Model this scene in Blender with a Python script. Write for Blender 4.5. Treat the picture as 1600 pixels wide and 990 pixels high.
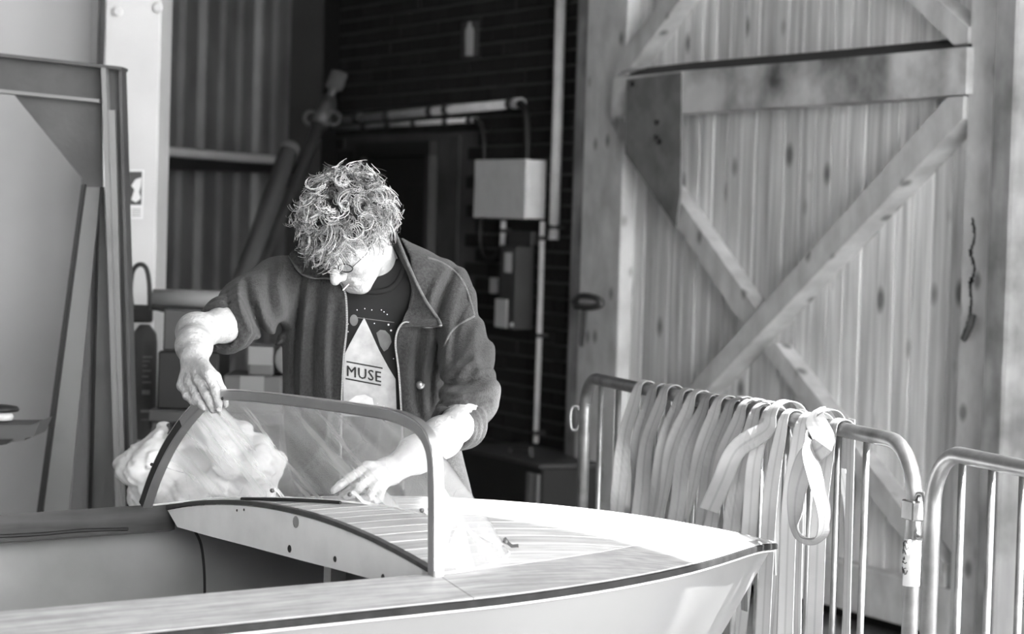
import bpy, bmesh, math, random
import numpy as np
from mathutils import Vector, Matrix

for o in list(bpy.data.objects):
    bpy.data.objects.remove(o)
SC = bpy.context.scene
COL = SC.collection
random.seed(7)
RNG = np.random.default_rng(7)

# ------------------------------------------------------------------ camera
FPX = 4000.0
CAMH = 1.55
PITCH = math.atan(155.0 / FPX)
ROLL = math.radians(1.7)
CAM = np.array([0.0, 0.0, CAMH])
FWD = np.array([0, math.cos(PITCH), -math.sin(PITCH)])
_r0 = np.array([1.0, 0, 0]); _u0 = np.array([0, math.sin(PITCH), math.cos(PITCH)])
RGT = math.cos(ROLL) * _r0 + math.sin(ROLL) * _u0
UPV = math.cos(ROLL) * _u0 - math.sin(ROLL) * _r0
cd = bpy.data.cameras.new('camera')
cam = bpy.data.objects.new('camera', cd); COL.objects.link(cam)
cd.sensor_fit = 'HORIZONTAL'; cd.sensor_width = 36.0; cd.lens = FPX * 36.0 / 1600.0
cd.clip_start = 0.05; cd.clip_end = 200
cd.dof.use_dof = True; cd.dof.focus_distance = 5.85; cd.dof.aperture_fstop = 4.5
M = Matrix(((RGT[0], UPV[0], -FWD[0], 0), (RGT[1], UPV[1], -FWD[1], 0), (RGT[2], UPV[2], -FWD[2], CAMH), (0, 0, 0, 1)))
cam.matrix_world = M
SC.camera = cam

# ------------------------------------------------------------------ sky, sun, exposure
SUN_AZ = np.array([0.88, -0.47]); SUN_AZ /= np.linalg.norm(SUN_AZ)
SUN_EL = math.radians(54)
SUNV = np.array([SUN_AZ[0] * math.cos(SUN_EL), SUN_AZ[1] * math.cos(SUN_EL), math.sin(SUN_EL)])
SUN_STRENGTH = 13.0
SKY_STRENGTH = 10.0
w = bpy.data.worlds.new('world'); SC.world = w; w.use_nodes = True
w.node_tree.nodes['Background'].inputs[0].default_value = (0.9, 0.9, 0.9, 1)
w.node_tree.nodes['Background'].inputs[1].default_value = SKY_STRENGTH
sl = bpy.data.lights.new('sun', 'SUN'); sl.energy = SUN_STRENGTH; sl.angle = math.radians(0.6)
so = bpy.data.objects.new('sun', sl); COL.objects.link(so)
so.rotation_euler = Vector(-SUNV).to_track_quat('-Z', 'Y').to_euler()
so.location = Vector(SUNV * 30)
SC.view_settings.view_transform = 'Standard'
SC.view_settings.look = 'None'
SC.view_settings.gamma = 1.0
SC.view_settings.use_curve_mapping = False
SC.view_settings.exposure = 1.1

# ------------------------------------------------------------------ pixel helpers (1600 x 990 frame)
def ray(px, py):
    return FWD + (px - 800.0) / FPX * RGT - (py - 495.0) / FPX * UPV
def unp(px, py, d):
    return CAM + d * ray(px, py)
def on_z(px, py, z):
    r = ray(px, py); return CAM + r * ((z - CAMH) / r[2])
def on_plane(px, py, p0, n):
    r = ray(px, py); return CAM + r * (np.dot(p0 - CAM, n) / np.dot(r, n))
def proj(P):
    P = np.asarray(P, float); q = P - CAM
    d = q @ FWD
    return 800 + FPX * (q @ RGT) / d, 495 - FPX * (q @ UPV) / d, d
def nrm(v):
    v = np.asarray(v, float); return v / np.linalg.norm(v)

# ------------------------------------------------------------------ object helpers
BASE = {}
def thing(name, label, cat, loc, group=None, kind=None):
    o = bpy.data.objects.new(name, None); COL.objects.link(o)
    o.location = Vector(loc); o.empty_display_size = 0.05
    BASE[o.name] = np.array(loc, float)
    if label: o['label'] = label
    if cat: o['category'] = cat
    if group: o['group'] = group
    if kind: o['kind'] = kind
    return o
def mk(name, V, F, mat, parent=None, smooth=False, loc=None, uv=None, label=None, cat=None, group=None, kind=None, tint=None):
    V = np.asarray(V, float).reshape(-1, 3)
    if parent is not None:
        b = BASE[parent.name]
    elif loc is not None:
        b = np.array(loc, float)
    else:
        b = np.array([(V[:, 0].min() + V[:, 0].max()) / 2, (V[:, 1].min() + V[:, 1].max()) / 2, V[:, 2].min()])
    me = bpy.data.meshes.new(name)
    me.from_pydata((V - b).tolist(), [], [list(map(int, f)) for f in F])
    if uv is not None:
        ul = me.uv_layers.new(name='UVMap')
        li = np.empty(len(me.loops), dtype=np.int32); me.loops.foreach_get('vertex_index', li)
        ul.data.foreach_set('uv', np.asarray(uv, np.float32)[li].ravel())
    if tint is not None:
        at = me.attributes.new('tint', 'FLOAT', 'POINT'); at.data.foreach_set('value', np.asarray(tint, np.float32))
    if smooth:
        me.polygons.foreach_set('use_smooth', [True] * len(me.polygons))
    me.materials.append(mat)
    me.update()
    o = bpy.data.objects.new(name, me); COL.objects.link(o)
    if parent is not None:
        o.parent = parent
        BASE[o.name] = b
    else:
        o.location = Vector(b); BASE[o.name] = b
    if label: o['label'] = label
    if cat: o['category'] = cat
    if group: o['group'] = group
    if kind: o['kind'] = kind
    return o
class G:
    """collects verts / faces of one mesh"""
    def __init__(s): s.V = []; s.F = []; s.n = 0
    def add(s, V, F):
        V = np.asarray(V, float).reshape(-1, 3)
        s.V.append(V); s.F += [[i + s.n for i in f] for f in F]; s.n += len(V); return s
    def build(s, name, mat, parent=None, **k):
        return mk(name, np.vstack(s.V), s.F, mat, parent, **k)
BOXF = [(0, 3, 2, 1), (4, 5, 6, 7), (0, 1, 5, 4), (1, 2, 6, 5), (2, 3, 7, 6), (3, 0, 4, 7)]
def boxv(c, ax, ay, az, hx, hy, hz, ch=0.0):
    """box with optional chamfer; axes are unit vectors"""
    c = np.asarray(c, float)
    A = np.array([ax, ay, az], float)
    if ch <= 0:
        L = np.array([(-hx, -hy, -hz), (hx, -hy, -hz), (hx, hy, -hz), (-hx, hy, -hz), (-hx, -hy, hz), (hx, -hy, hz), (hx, hy, hz), (-hx, hy, hz)])
        return c + L @ A, BOXF
    bm = bmesh.new()
    r = bmesh.ops.create_cube(bm, size=1.0)
    for v in bm.verts: v.co = Vector((v.co.x * 2 * hx, v.co.y * 2 * hy, v.co.z * 2 * hz))
    bmesh.ops.bevel(bm, geom=list(bm.edges), offset=ch, segments=1, affect='EDGES', profile=0.5)
    bm.verts.index_update()
    L = np.array([v.co[:] for v in bm.verts]); F = [[v.index for v in f.verts] for f in bm.faces]
    bm.free()
    return c + L @ A, F
X3 = np.array([1.0, 0, 0]); Y3 = np.array([0, 1.0, 0]); Z3 = np.array([0, 0, 1.0])
def prism(front, back):
    """closed prism between two equal polygons (front/back lists of 3d points)"""
    n = len(front)
    V = np.vstack([front, back])
    F = [list(range(n)), list(range(2 * n - 1, n - 1, -1))]
    for i in range(n):
        j = (i + 1) % n
        F.append([j, i, n + i, n + j])
    return V, F
def frames(P, closed=False, up0=None):
    P = np.asarray(P, float); n = len(P)
    T = np.gradient(P, axis=0)
    if closed:
        T = np.roll(P, -1, 0) - np.roll(P, 1, 0)
    T /= np.linalg.norm(T, axis=1)[:, None] + 1e-12
    u = np.array(up0, float) if up0 is not None else (Z3 if abs(T[0][2]) < 0.9 else X3)
    N = []
    for t in T:
        u = u - t * np.dot(u, t)
        l = np.linalg.norm(u)
        if l < 1e-6: u = np.cross(t, X3); l = np.linalg.norm(u)
        u = u / l
        N.append(u.copy())
    N = np.array(N); Bn = np.cross(T, N)
    return T, N, Bn
def tube(P, r, k=8, caps=True, closed=False, up0=None):
    P = np.asarray(P, float); n = len(P)
    r = np.broadcast_to(np.asarray(r, float), (n,))
    T, N, Bn = frames(P, closed, up0)
    a = np.arange(k) * 2 * math.pi / k
    V = (P[:, None, :] + r[:, None, None] * (np.cos(a)[None, :, None] * N[:, None, :] + np.sin(a)[None, :, None] * Bn[:, None, :])).reshape(-1, 3)
    F = []
    for i in range(n if closed else n - 1):
        i2 = (i + 1) % n
        for j in range(k):
            j2 = (j + 1) % k
            F.append((i * k + j, i * k + j2, i2 * k + j2, i2 * k + j))
    if caps and not closed:
        F.append(tuple(range(k - 1, -1, -1))); F.append(tuple((n - 1) * k + j for j in range(k)))
    return V, F
def sweep(P, sec, up0=None, closed=False):
    """sweep a 2d section (list of (a,b), a along N, b along binormal)"""
    P = np.asarray(P, float); n = len(P); k = len(sec)
    T, N, Bn = frames(P, closed, up0)
    S = np.asarray(sec, float)
    V = (P[:, None, :] + S[None, :, 0, None] * N[:, None, :] + S[None, :, 1, None] * Bn[:, None, :]).reshape(-1, 3)
    F = []
    for i in range(n - 1):
        for j in range(k):
            j2 = (j + 1) % k
            F.append((i * k + j, i * k + j2, (i + 1) * k + j2, (i + 1) * k + j))
    F.append(tuple(range(k - 1, -1, -1))); F.append(tuple((n - 1) * k + j for j in range(k)))
    return V, F
def lathe(c, axis, prof, k=20):
    """prof: list of (radius, height) along axis"""
    ax = nrm(axis); u = nrm(np.cross(ax, X3 if abs(ax[0]) < 0.9 else Y3)); v = np.cross(ax, u)
    a = np.arange(k) * 2 * math.pi / k
    V = []
    for r, h in prof:
        for t in a: V.append(np.asarray(c) + ax * h + r * (math.cos(t) * u + math.sin(t) * v))
    F = []
    for i in range(len(prof) - 1):
        for j in range(k):
            j2 = (j + 1) % k
            F.append((i * k + j, i * k + j2, (i + 1) * k + j2, (i + 1) * k + j))
    F.append(tuple(range(k - 1, -1, -1))); F.append(tuple((len(prof) - 1) * k + j for j in range(k)))
    return np.array(V), F
def cyl(a, b, r, k=12):
    return tube([a, b], r, k)
def catmull(P, m=6, closed=False):
    P = np.asarray(P, float); n = len(P); out = []
    rng = range(n if closed else n - 1)
    for i in rng:
        p1 = P[i]; p2 = P[(i + 1) % n]
        p0 = P[i - 1] if (i > 0 or closed) else 2 * p1 - p2
        p3 = P[(i + 2) % n] if (i + 2 < n or closed) else 2 * p2 - p1
        for j in range(m):
            t = j / m
            out.append(0.5 * ((2 * p1) + (-p0 + p2) * t + (2 * p0 - 5 * p1 + 4 * p2 - p3) * t * t + (-p0 + 3 * p1 - 3 * p2 + p3) * t ** 3))
    if not closed: out.append(P[-1])
    return np.array(out)

# ------------------------------------------------------------------ materials (all greys: the photograph is black and white)
def mat(name, c, rough=0.6, metal=0.0, var=0.0, vscale=4.0, stretch=(1, 1, 1), bump=0.0, bscale=60.0, rnd=0.0, spec=0.5,
        dirt=0.0, dscale=2.5, coord='Object', knots=0.0, uvstripe=None, sheen=0.0, tint=False, coat=0.0, bstretch=None, rotz=None, knot_scale=(5.5, 5.5, 3.4), trans=0.0):
    m = bpy.data.materials.new(name); m.use_nodes = True
    nt = m.node_tree; N = nt.nodes; L = nt.links
    b = N['Principled BSDF']
    b.inputs['Roughness'].default_value = rough
    b.inputs['Metallic'].default_value = metal
    b.inputs['Specular IOR Level'].default_value = spec
    if coat: b.inputs['Coat Weight'].default_value = coat; b.inputs['Coat Roughness'].default_value = 0.08
    if sheen: b.inputs['Sheen Weight'].default_value = sheen; b.inputs['Sheen Roughness'].default_value = 0.45
    tc = N.new('ShaderNodeTexCoord')
    src = tc.outputs[coord]
    oi = None
    if rnd or knots:
        oi = N.new('ShaderNodeObjectInfo')
        mul = N.new('ShaderNodeVectorMath'); mul.operation = 'SCALE'; mul.inputs[0].default_value = (37.0, 91.0, 53.0)
        L.new(oi.outputs['Random'], mul.inputs['Scale'])
        ad = N.new('ShaderNodeVectorMath'); ad.operation = 'ADD'
        L.new(src, ad.inputs[0]); L.new(mul.outputs[0], ad.inputs[1]); src = ad.outputs[0]
    if rotz is not None:
        mr = N.new('ShaderNodeMapping'); mr.inputs['Rotation'].default_value = (0, 0, rotz); L.new(src, mr.inputs[0]); src = mr.outputs[0]
    val = N.new('ShaderNodeValue'); val.outputs[0].default_value = c
    cur = val.outputs[0]
    def mth(op, a, bb):
        n = N.new('ShaderNodeMath'); n.operation = op
        for i, q in enumerate((a, bb)):
            if isinstance(q, (int, float)): n.inputs[i].default_value = q
            else: L.new(q, n.inputs[i])
        return n.outputs[0]
    def mapr(x, a0, a1, b0, b1):
        n = N.new('ShaderNodeMapRange'); L.new(x, n.inputs[0])
        for i, q in enumerate((a0, a1, b0, b1)): n.inputs[i + 1].default_value = q
        return n.outputs[0]
    def noise(scale, det=4.0, st=(1, 1, 1)):
        mp = N.new('ShaderNodeMapping'); L.new(src, mp.inputs[0]); mp.inputs['Scale'].default_value = st
        n = N.new('ShaderNodeTexNoise'); n.inputs['Scale'].default_value = scale; n.inputs['Detail'].default_value = det
        L.new(mp.outputs[0], n.inputs['Vector']); return n.outputs[0]
    if var:
        cur = mth('MULTIPLY', cur, mapr(noise(vscale, 5.0, stretch), 0.25, 0.75, 1 - var, 1 + var))
    if dirt:
        cur = mth('MULTIPLY', cur, mapr(noise(dscale, 6.0), 0.42, 0.68, 1.0, 1 - dirt))
    if rnd:
        cur = mth('MULTIPLY', cur, mapr(oi.outputs['Random'], 0, 1, 1 - rnd, 1 + rnd))
    if knots:
        mp = N.new('ShaderNodeMapping'); L.new(src, mp.inputs[0]); mp.inputs['Scale'].default_value = knot_scale
        v = N.new('ShaderNodeTexVoronoi'); v.inputs['Scale'].default_value = 1.0; L.new(mp.outputs[0], v.inputs['Vector'])
        k = mapr(v.outputs['Distance'], 0.09, 0.21, 1 - knots, 1.0)
        cur = mth('MULTIPLY', cur, k)
    if tint:
        at = N.new('ShaderNodeAttribute'); at.attribute_name = 'tint'
        cur = mth('MULTIPLY', cur, at.outputs['Fac'])
    if uvstripe:
        mp = N.new('ShaderNodeMapping'); L.new(tc.outputs['UV'], mp.inputs[0]); mp.inputs['Scale'].default_value = (uvstripe, 0, 0)
        wv = N.new('ShaderNodeTexWave'); wv.inputs['Scale'].default_value = 1.0; L.new(mp.outputs[0], wv.inputs['Vector'])
        cur = mth('MULTIPLY', cur, mapr(wv.outputs['Fac'], 0.0, 0.25, 0.80, 1.0))
        mp2 = N.new('ShaderNodeMapping'); L.new(tc.outputs['UV'], mp2.inputs[0]); mp2.inputs['Scale'].default_value = (0, 130, 0); mp2.inputs['Rotation'].default_value = (0, 0, 0)
        wv2 = N.new('ShaderNodeTexWave'); wv2.bands_direction = 'Y'; wv2.inputs['Scale'].default_value = 1.0; L.new(mp2.outputs[0], wv2.inputs['Vector'])
        cur = mth('MULTIPLY', cur, mapr(wv2.outputs['Fac'], 0.0, 1.0, 0.88, 1.0))
    cc = N.new('ShaderNodeCombineColor')
    for i in range(3): L.new(cur, cc.inputs[i])
    L.new(cc.outputs[0], b.inputs['Base Color'])
    if bump:
        bn = N.new('ShaderNodeBump'); bn.inputs['Strength'].default_value = bump; bn.inputs['Distance'].default_value = 0.01
        L.new(noise(bscale, 4.0, bstretch or stretch), bn.inputs['Height']); L.new(bn.outputs[0], b.inputs['Normal'])
    if trans:
        out = N['Material Output']; tl = N.new('ShaderNodeBsdfTranslucent'); L.new(cc.outputs[0], tl.inputs[0])
        mx = N.new('ShaderNodeMixShader'); mx.inputs[0].default_value = trans
        L.new(b.outputs[0], mx.inputs[1]); L.new(tl.outputs[0], mx.inputs[2]); L.new(mx.outputs[0], out.inputs[0])
    return m
MT = dict(
    white_wall=mat('white_painted_wall', 0.36, 0.7, var=0.08, vscale=1.2, dirt=0.12, dscale=1.4),
    column=mat('column_paint', 0.5, 0.6, var=0.06, vscale=2.0, dirt=0.12, dscale=3.0),
    rust_steel=mat('dull_steel', 0.065, 0.55, var=0.3, vscale=3.0, dirt=0.35, dscale=5, bump=0.08, bscale=60),
    steel_light=mat('scuffed_steel', 0.2, 0.5, var=0.3, vscale=5.0, dirt=0.3, dscale=5),
    corr=mat('corrugated_cladding', 0.12, 0.6, var=0.3, vscale=2.5, stretch=(1, 1, 0.15), dirt=0.35, dscale=3),
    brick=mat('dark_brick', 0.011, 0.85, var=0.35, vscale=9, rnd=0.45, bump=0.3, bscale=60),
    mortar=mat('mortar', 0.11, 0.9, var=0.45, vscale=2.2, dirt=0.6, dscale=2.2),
    concrete=mat('concrete_floor', 0.34, 0.8, var=0.2, vscale=1.5, dirt=0.3, dscale=1.0),
    roof=mat('roof_sheet', 0.22, 0.8, var=0.2, vscale=2),
    plank=mat('door_plank', 0.76, 0.75, var=0.36, vscale=7, stretch=(4, 4, 0.22), rnd=0.15, knots=0.7, bump=0.12, bscale=40, bstretch=(5, 5, 0.4)),
    timber=mat('door_timber', 0.64, 0.75, var=0.22, vscale=6, stretch=(1.5, 1.5, 0.8), rnd=0.06, dirt=0.12, dscale=9, bump=0.1, bscale=30, knots=0.6, knot_scale=(7, 7, 5)),
    reveal=mat('old_plaster', 0.06, 0.8, var=0.4, vscale=6),
    beam=mat('beam_timber', 0.68, 0.75, var=0.2, vscale=4, dirt=0.85, dscale=3.0, bump=0.1, bscale=30),
    post=mat('post_timber', 0.36, 0.8, var=0.35, vscale=5, stretch=(2, 2, 0.3), dirt=0.55, dscale=4.0, bump=0.2, bscale=25),
    plate=mat('steel_plate', 0.22, 0.6, var=0.25, vscale=7, dirt=0.3, dscale=9),
    dark_matt=mat('dark_matt', 0.03, 0.95),
    black=mat('black_rubber', 0.012, 0.6),
    dark=mat('dark_paint', 0.011, 0.6, var=0.3, vscale=8),
    darkgrey=mat('dark_grey_paint', 0.05, 0.55, var=0.2, vscale=8),
    white=mat('white_enamel', 0.78, 0.5, var=0.05, vscale=10, dirt=0.1, dscale=9),
    conduit=mat('white_conduit', 0.72, 0.5, var=0.12, vscale=10),
    paper=mat('paper', 0.6, 0.8),
    galv=mat('galvanised_steel', 0.30, 0.36, 0.85, var=0.35, vscale=14, dirt=0.25, dscale=11, bump=0.05, bscale=90),
    alu=mat('aluminium', 0.36, 0.32, 0.8, var=0.12, vscale=12),
    alu_dark=mat('dark_anodised', 0.12, 0.4, 0.6),
    chrome=mat('chrome', 0.7, 0.15, 1.0),
    hull=mat('hull_gelcoat', 0.185, 0.32, var=0.02, vscale=3),
    inner=mat('hull_lining', 0.3, 0.6, var=0.12, vscale=3, dirt=0.2, dscale=4),
    bulk=mat('bulkhead_paint', 0.76, 0.55, var=0.05, vscale=6, dirt=0.12, dscale=12),
    deck=mat('deck_plank', 0.42, 0.55, var=0.30, vscale=5, stretch=(1, 14, 14), rnd=0.12, bump=0.05, bscale=12, rotz=math.radians(-34)),
    cover=mat('covering_board', 0.30, 0.5, var=0.4, vscale=5, stretch=(1, 16, 16), dirt=0.12, dscale=30, bump=0.08, bscale=14, rotz=math.radians(-34)),
    caulk=mat('caulk', 0.75, 0.6),
    mahog=mat('dark_mahogany', 0.045, 0.4, var=0.5, vscale=4, stretch=(1, 10, 10), dirt=0.3, dscale=8, rotz=math.radians(-34)),
    rub=mat('rub_rail_wood', 0.022, 0.9, spec=0.15, var=0.4, vscale=20),
    cotton=mat('white_sheet', 0.74, 0.85, var=0.1, vscale=9, dirt=0.3, dscale=6.5),
    card=mat('cardboard', 0.09, 0.8, var=0.12, vscale=5),
    skin=mat('skin', 0.38, 0.5, var=0.22, vscale=45, bump=0.45, bscale=150),
    jacket=mat('fleece', 0.031, 0.95, var=0.6, vscale=170, bump=0.5, bscale=380, sheen=0.10, dirt=0.15, dscale=14),
    jacket_edge=mat('fleece_edge', 0.085, 0.9, var=0.3, vscale=120, bump=0.4, bscale=300, sheen=0.15),
    tshirt=mat('black_cotton', 0.005, 0.9, var=0.2, vscale=30),
    print_l=mat('shirt_print', 0.40, 0.85, var=0.2, vscale=28, dirt=0.25, dscale=22),
    print_w=mat('shirt_print_light', 0.6, 0.85, var=0.2, vscale=40),
    print_d=mat('shirt_print_dark', 0.016, 0.85),
    print_m=mat('shirt_print_mid', 0.12, 0.85, var=0.3, vscale=30),
    trousers=mat('pale_trousers', 0.62, 0.9, var=0.06, vscale=10),
    shoe=mat('shoe_leather', 0.03, 0.5),
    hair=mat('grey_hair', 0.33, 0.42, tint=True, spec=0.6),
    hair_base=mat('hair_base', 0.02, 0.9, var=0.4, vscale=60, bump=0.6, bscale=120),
    lens=mat('glass_lens', 0.35, 0.1),
    strap=mat('webbing', 0.52, 0.8, rnd=0.32, uvstripe=0.62, trans=0.3, dirt=0.12, dscale=9),
    strap_pale=mat('webbing_pale', 0.62, 0.8, rnd=0.1, uvstripe=0.62, trans=0.35),
    sticker=mat('sticker', 0.7, 0.4),
)
# clear acrylic sheet with haze and scratches
def perspex():
    m = bpy.data.materials.new('scratched_acrylic'); m.use_nodes = True
    nt = m.node_tree; N = nt.nodes; L = nt.links; N.clear()
    out = N.new('ShaderNodeOutputMaterial')
    tr = N.new('ShaderNodeBsdfTransparent'); tr.inputs[0].default_value = (0.93, 0.93, 0.93, 1)
    df = N.new('ShaderNodeBsdfDiffuse'); df.inputs[0].default_value = (0.85, 0.85, 0.85, 1)
    tl = N.new('ShaderNodeBsdfTranslucent'); tl.inputs[0].default_value = (0.85, 0.85, 0.85, 1)
    hz = N.new('ShaderNodeMixShader'); hz.inputs[0].default_value = 0.5
    L.new(df.outputs[0], hz.inputs[1]); L.new(tl.outputs[0], hz.inputs[2])
    gl = N.new('ShaderNodeBsdfGlossy'); gl.inputs['Roughness'].default_value = 0.05
    tc = N.new('ShaderNodeTexCoord')
    mp0 = N.new('ShaderNodeMapping'); mp0.inputs['Rotation'].default_value = (0.0, 0.72, 0.0)
    L.new(tc.outputs['Object'], mp0.inputs[0])
    mp = N.new('ShaderNodeMapping'); mp.inputs['Scale'].default_value = (34, 5, 3.0)
    L.new(mp0.outputs[0], mp.inputs[0])
    n1 = N.new('ShaderNodeTexNoise'); n1.inputs['Scale'].default_value = 1.0; n1.inputs['Detail'].default_value = 5
    L.new(mp.outputs[0], n1.inputs['Vector'])
    r1 = N.new('ShaderNodeMapRange'); L.new(n1.outputs[0], r1.inputs[0])
    for i, q in enumerate((0.36, 0.70, 0.14, 0.40)): r1.inputs[i + 1].default_value = q
    vo = N.new('ShaderNodeTexVoronoi'); vo.feature = 'DISTANCE_TO_EDGE'; vo.inputs['Scale'].default_value = 13
    mp2 = N.new('ShaderNodeMapping'); mp2.inputs['Scale'].default_value = (1.3, 0.5, 0.7); L.new(tc.outputs['Object'], mp2.inputs[0]); L.new(mp2.outputs[0], vo.inputs['Vector'])
    r2 = N.new('ShaderNodeMapRange'); L.new(vo.outputs['Distance'], r2.inputs[0])
    for i, q in enumerate((0.0, 0.006, 0.10, 0.0)): r2.inputs[i + 1].default_value = q
    ad = N.new('ShaderNodeMath'); ad.operation = 'ADD'; ad.use_clamp = True; L.new(r1.outputs[0], ad.inputs[0]); L.new(r2.outputs[0], ad.inputs[1])
    m1 = N.new('ShaderNodeMixShader'); L.new(ad.outputs[0], m1.inputs[0]); L.new(tr.outputs[0], m1.inputs[1]); L.new(hz.outputs[0], m1.inputs[2])
    lw = N.new('ShaderNodeLayerWeight'); lw.inputs[0].default_value = 0.5
    pw = N.new('ShaderNodeMath'); pw.operation = 'POWER'; L.new(lw.outputs['Facing'], pw.inputs[0]); pw.inputs[1].default_value = 4.0
    fr = N.new('ShaderNodeMath'); fr.operation = 'MULTIPLY_ADD'; L.new(pw.outputs[0], fr.inputs[0]); fr.inputs[1].default_value = 0.9; fr.inputs[2].default_value = 0.06
    m2 = N.new('ShaderNodeMixShader'); L.new(fr.outputs[0], m2.inputs[0]); L.new(m1.outputs[0], m2.inputs[1]); L.new(gl.outputs[0], m2.inputs[2])
    L.new(m2.outputs[0], out.inputs[0])
    return m
MT['perspex'] = perspex()
# ------------------------------------------------------------------ wall frame (brick wall and barn doors share one plane)
VPX = -1100.0
E1 = nrm([-(VPX - 800.0), -FPX, 0])
NIN = np.array([-abs(E1[1]), -E1[0], 0.0])
WO = unp(885, 340, 12.4); WO[2] = 0.0
LINTEL = 3.46
EAVES = 5.5
def wpt(s, o, z):
    return WO + s * E1 + o * NIN + np.array([0, 0, z])
def wpx(px, py, o=0.0):
    return on_plane(px, py, WO + o * NIN, NIN)
def wsz(px, py, o=0.0):
    p = wpx(px, py, o); return float(np.dot(p - WO, E1)), float(p[2])
def wprism(px_poly, o0, o1):
    f = [wpx(x, y, o1) for x, y in px_poly]
    b = [p - NIN * (o1 - o0) for p in f]
    return prism(f, b)
def wbox(s0, s1, o0, o1, z0, z1, ch=0.0):
    return boxv(wpt((s0 + s1) / 2, (o0 + o1) / 2, (z0 + z1) / 2), E1, NIN, Z3, (s1 - s0) / 2, (o1 - o0) / 2, (z1 - z0) / 2, ch)
def wtube(pts, o, r, k=8):
    return tube([wpx(x, y, o) for x, y in pts], r, k)
ST = dict(kind='structure')
S515 = wsz(508, 340)[0]; S890 = wsz(892, 340)[0]; S938 = wsz(938, 300, .08)[0]
S1513 = wsz(1506, 300, .16)[0]; S1563 = wsz(1563, 300, .16)[0]; S1583 = wsz(1583, 300, .2)[0]
S_LEAF2 = S1583 + 2.5
# the daylight doorway further along the same wall: its jamb shades the barrier up to about x = 1130
def sun_hit(p):
    t = np.dot(WO - p, NIN) / np.dot(SUNV, NIN); q = p + t * SUNV
    return float(np.dot(q - WO, E1)), float(q[2])
BAR_D0, BAR_D1 = 7.17, 5.44
S_JAMB = sun_hit(np.array([0.52, 6.37, 1.1]))[0]
S_PIER0 = sun_hit(np.array([0.264, 5.39, 0.875]))[0] + .15
S_JAMB = 7.2
S_OPEN_END = 13.2
S_END = S_OPEN_END + 5

# floor and roof
pl = [wpt(S515 - 3, -1.2, 0), wpt(S_END + 3, -1.2, 0), np.array([-8.0, -8.0, 0]), np.array([-8.0, 18, 0])]
V, F = prism([p + np.array([0, 0, 0.0]) for p in pl], [p - Z3 * 0.2 for p in pl])
mk('floor', V, F, MT['concrete'], loc=(0, 6, 0), **ST)
# the rooflight: its patch of sun falls on the bow, the right half of the barrier and the man's forearm
SHIFT = SUNV[:2] / SUNV[2]
PATCH = [(-0.21, 5.52), (0.72, 5.38), (2.8, 3.6), (2.8, 6.40), (-0.21, 6.76)]  # near right corner added so floor sun bounces onto the bow hull
HOLE = [np.array([x + SHIFT[0] * (EAVES - .86), y + SHIFT[1] * (EAVES - .86), EAVES]) for x, y in PATCH]
outer = [np.array([-8.0, -8.0, EAVES]), wpt(S_END, -0.25, EAVES), wpt(S515 - 3, -0.25, EAVES), np.array([-8.0, 18, EAVES])]
g = G()
for q in ([outer[0], outer[1], HOLE[2], HOLE[1], HOLE[0]], [outer[1], outer[2], HOLE[3], HOLE[2]], [outer[2], outer[3], HOLE[4], HOLE[3]], [outer[3], outer[0], HOLE[0], HOLE[4]]):
    g.add(*prism([p + Z3 * .03 for p in q], q))
ceil = g.build('ceiling', MT['roof'], loc=(0, 6, EAVES), **ST)
# pavement outside the doorway
V, F = prism([p - Z3 * .02 for p in (wpt(S515, -1.2, 0), wpt(S515, -14, 0), wpt(S_END + 6, -14, 0), wpt(S_END + 6, -1.2, 0))], [p - Z3 * .2 for p in (wpt(S515, -1.2, 0), wpt(S515, -14, 0), wpt(S_END + 6, -14, 0), wpt(S_END + 6, -1.2, 0))])
mk('floor_outside', V, F, MT['concrete'], loc=(10, 6, 0), **ST)

# brick wall
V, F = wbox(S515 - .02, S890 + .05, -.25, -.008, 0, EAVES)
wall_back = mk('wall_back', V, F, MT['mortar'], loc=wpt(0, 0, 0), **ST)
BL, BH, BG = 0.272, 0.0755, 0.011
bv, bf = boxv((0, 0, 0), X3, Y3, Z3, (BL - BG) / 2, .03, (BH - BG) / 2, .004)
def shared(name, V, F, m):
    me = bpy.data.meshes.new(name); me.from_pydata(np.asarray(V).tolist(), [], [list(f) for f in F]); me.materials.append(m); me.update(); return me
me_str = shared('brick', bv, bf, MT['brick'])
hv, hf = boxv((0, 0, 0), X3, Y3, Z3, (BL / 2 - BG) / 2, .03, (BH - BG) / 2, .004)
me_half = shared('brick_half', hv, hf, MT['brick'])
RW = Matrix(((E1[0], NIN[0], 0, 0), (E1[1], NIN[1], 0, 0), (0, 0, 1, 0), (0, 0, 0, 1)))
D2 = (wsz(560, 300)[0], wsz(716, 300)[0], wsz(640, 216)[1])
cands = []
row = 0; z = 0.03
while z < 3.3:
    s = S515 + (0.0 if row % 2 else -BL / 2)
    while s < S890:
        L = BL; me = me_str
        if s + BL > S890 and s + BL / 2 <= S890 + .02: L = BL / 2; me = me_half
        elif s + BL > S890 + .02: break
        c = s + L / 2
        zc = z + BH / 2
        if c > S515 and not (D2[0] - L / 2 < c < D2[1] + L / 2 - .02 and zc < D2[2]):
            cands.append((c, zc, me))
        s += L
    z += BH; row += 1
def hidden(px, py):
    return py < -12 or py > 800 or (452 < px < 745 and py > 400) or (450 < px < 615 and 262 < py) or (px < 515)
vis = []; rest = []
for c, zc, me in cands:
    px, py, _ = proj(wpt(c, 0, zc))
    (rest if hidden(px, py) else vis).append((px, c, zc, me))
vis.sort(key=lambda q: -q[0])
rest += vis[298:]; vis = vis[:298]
iw = Matrix.Translation(-Vector(wpt(0, 0, 0)))
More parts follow.
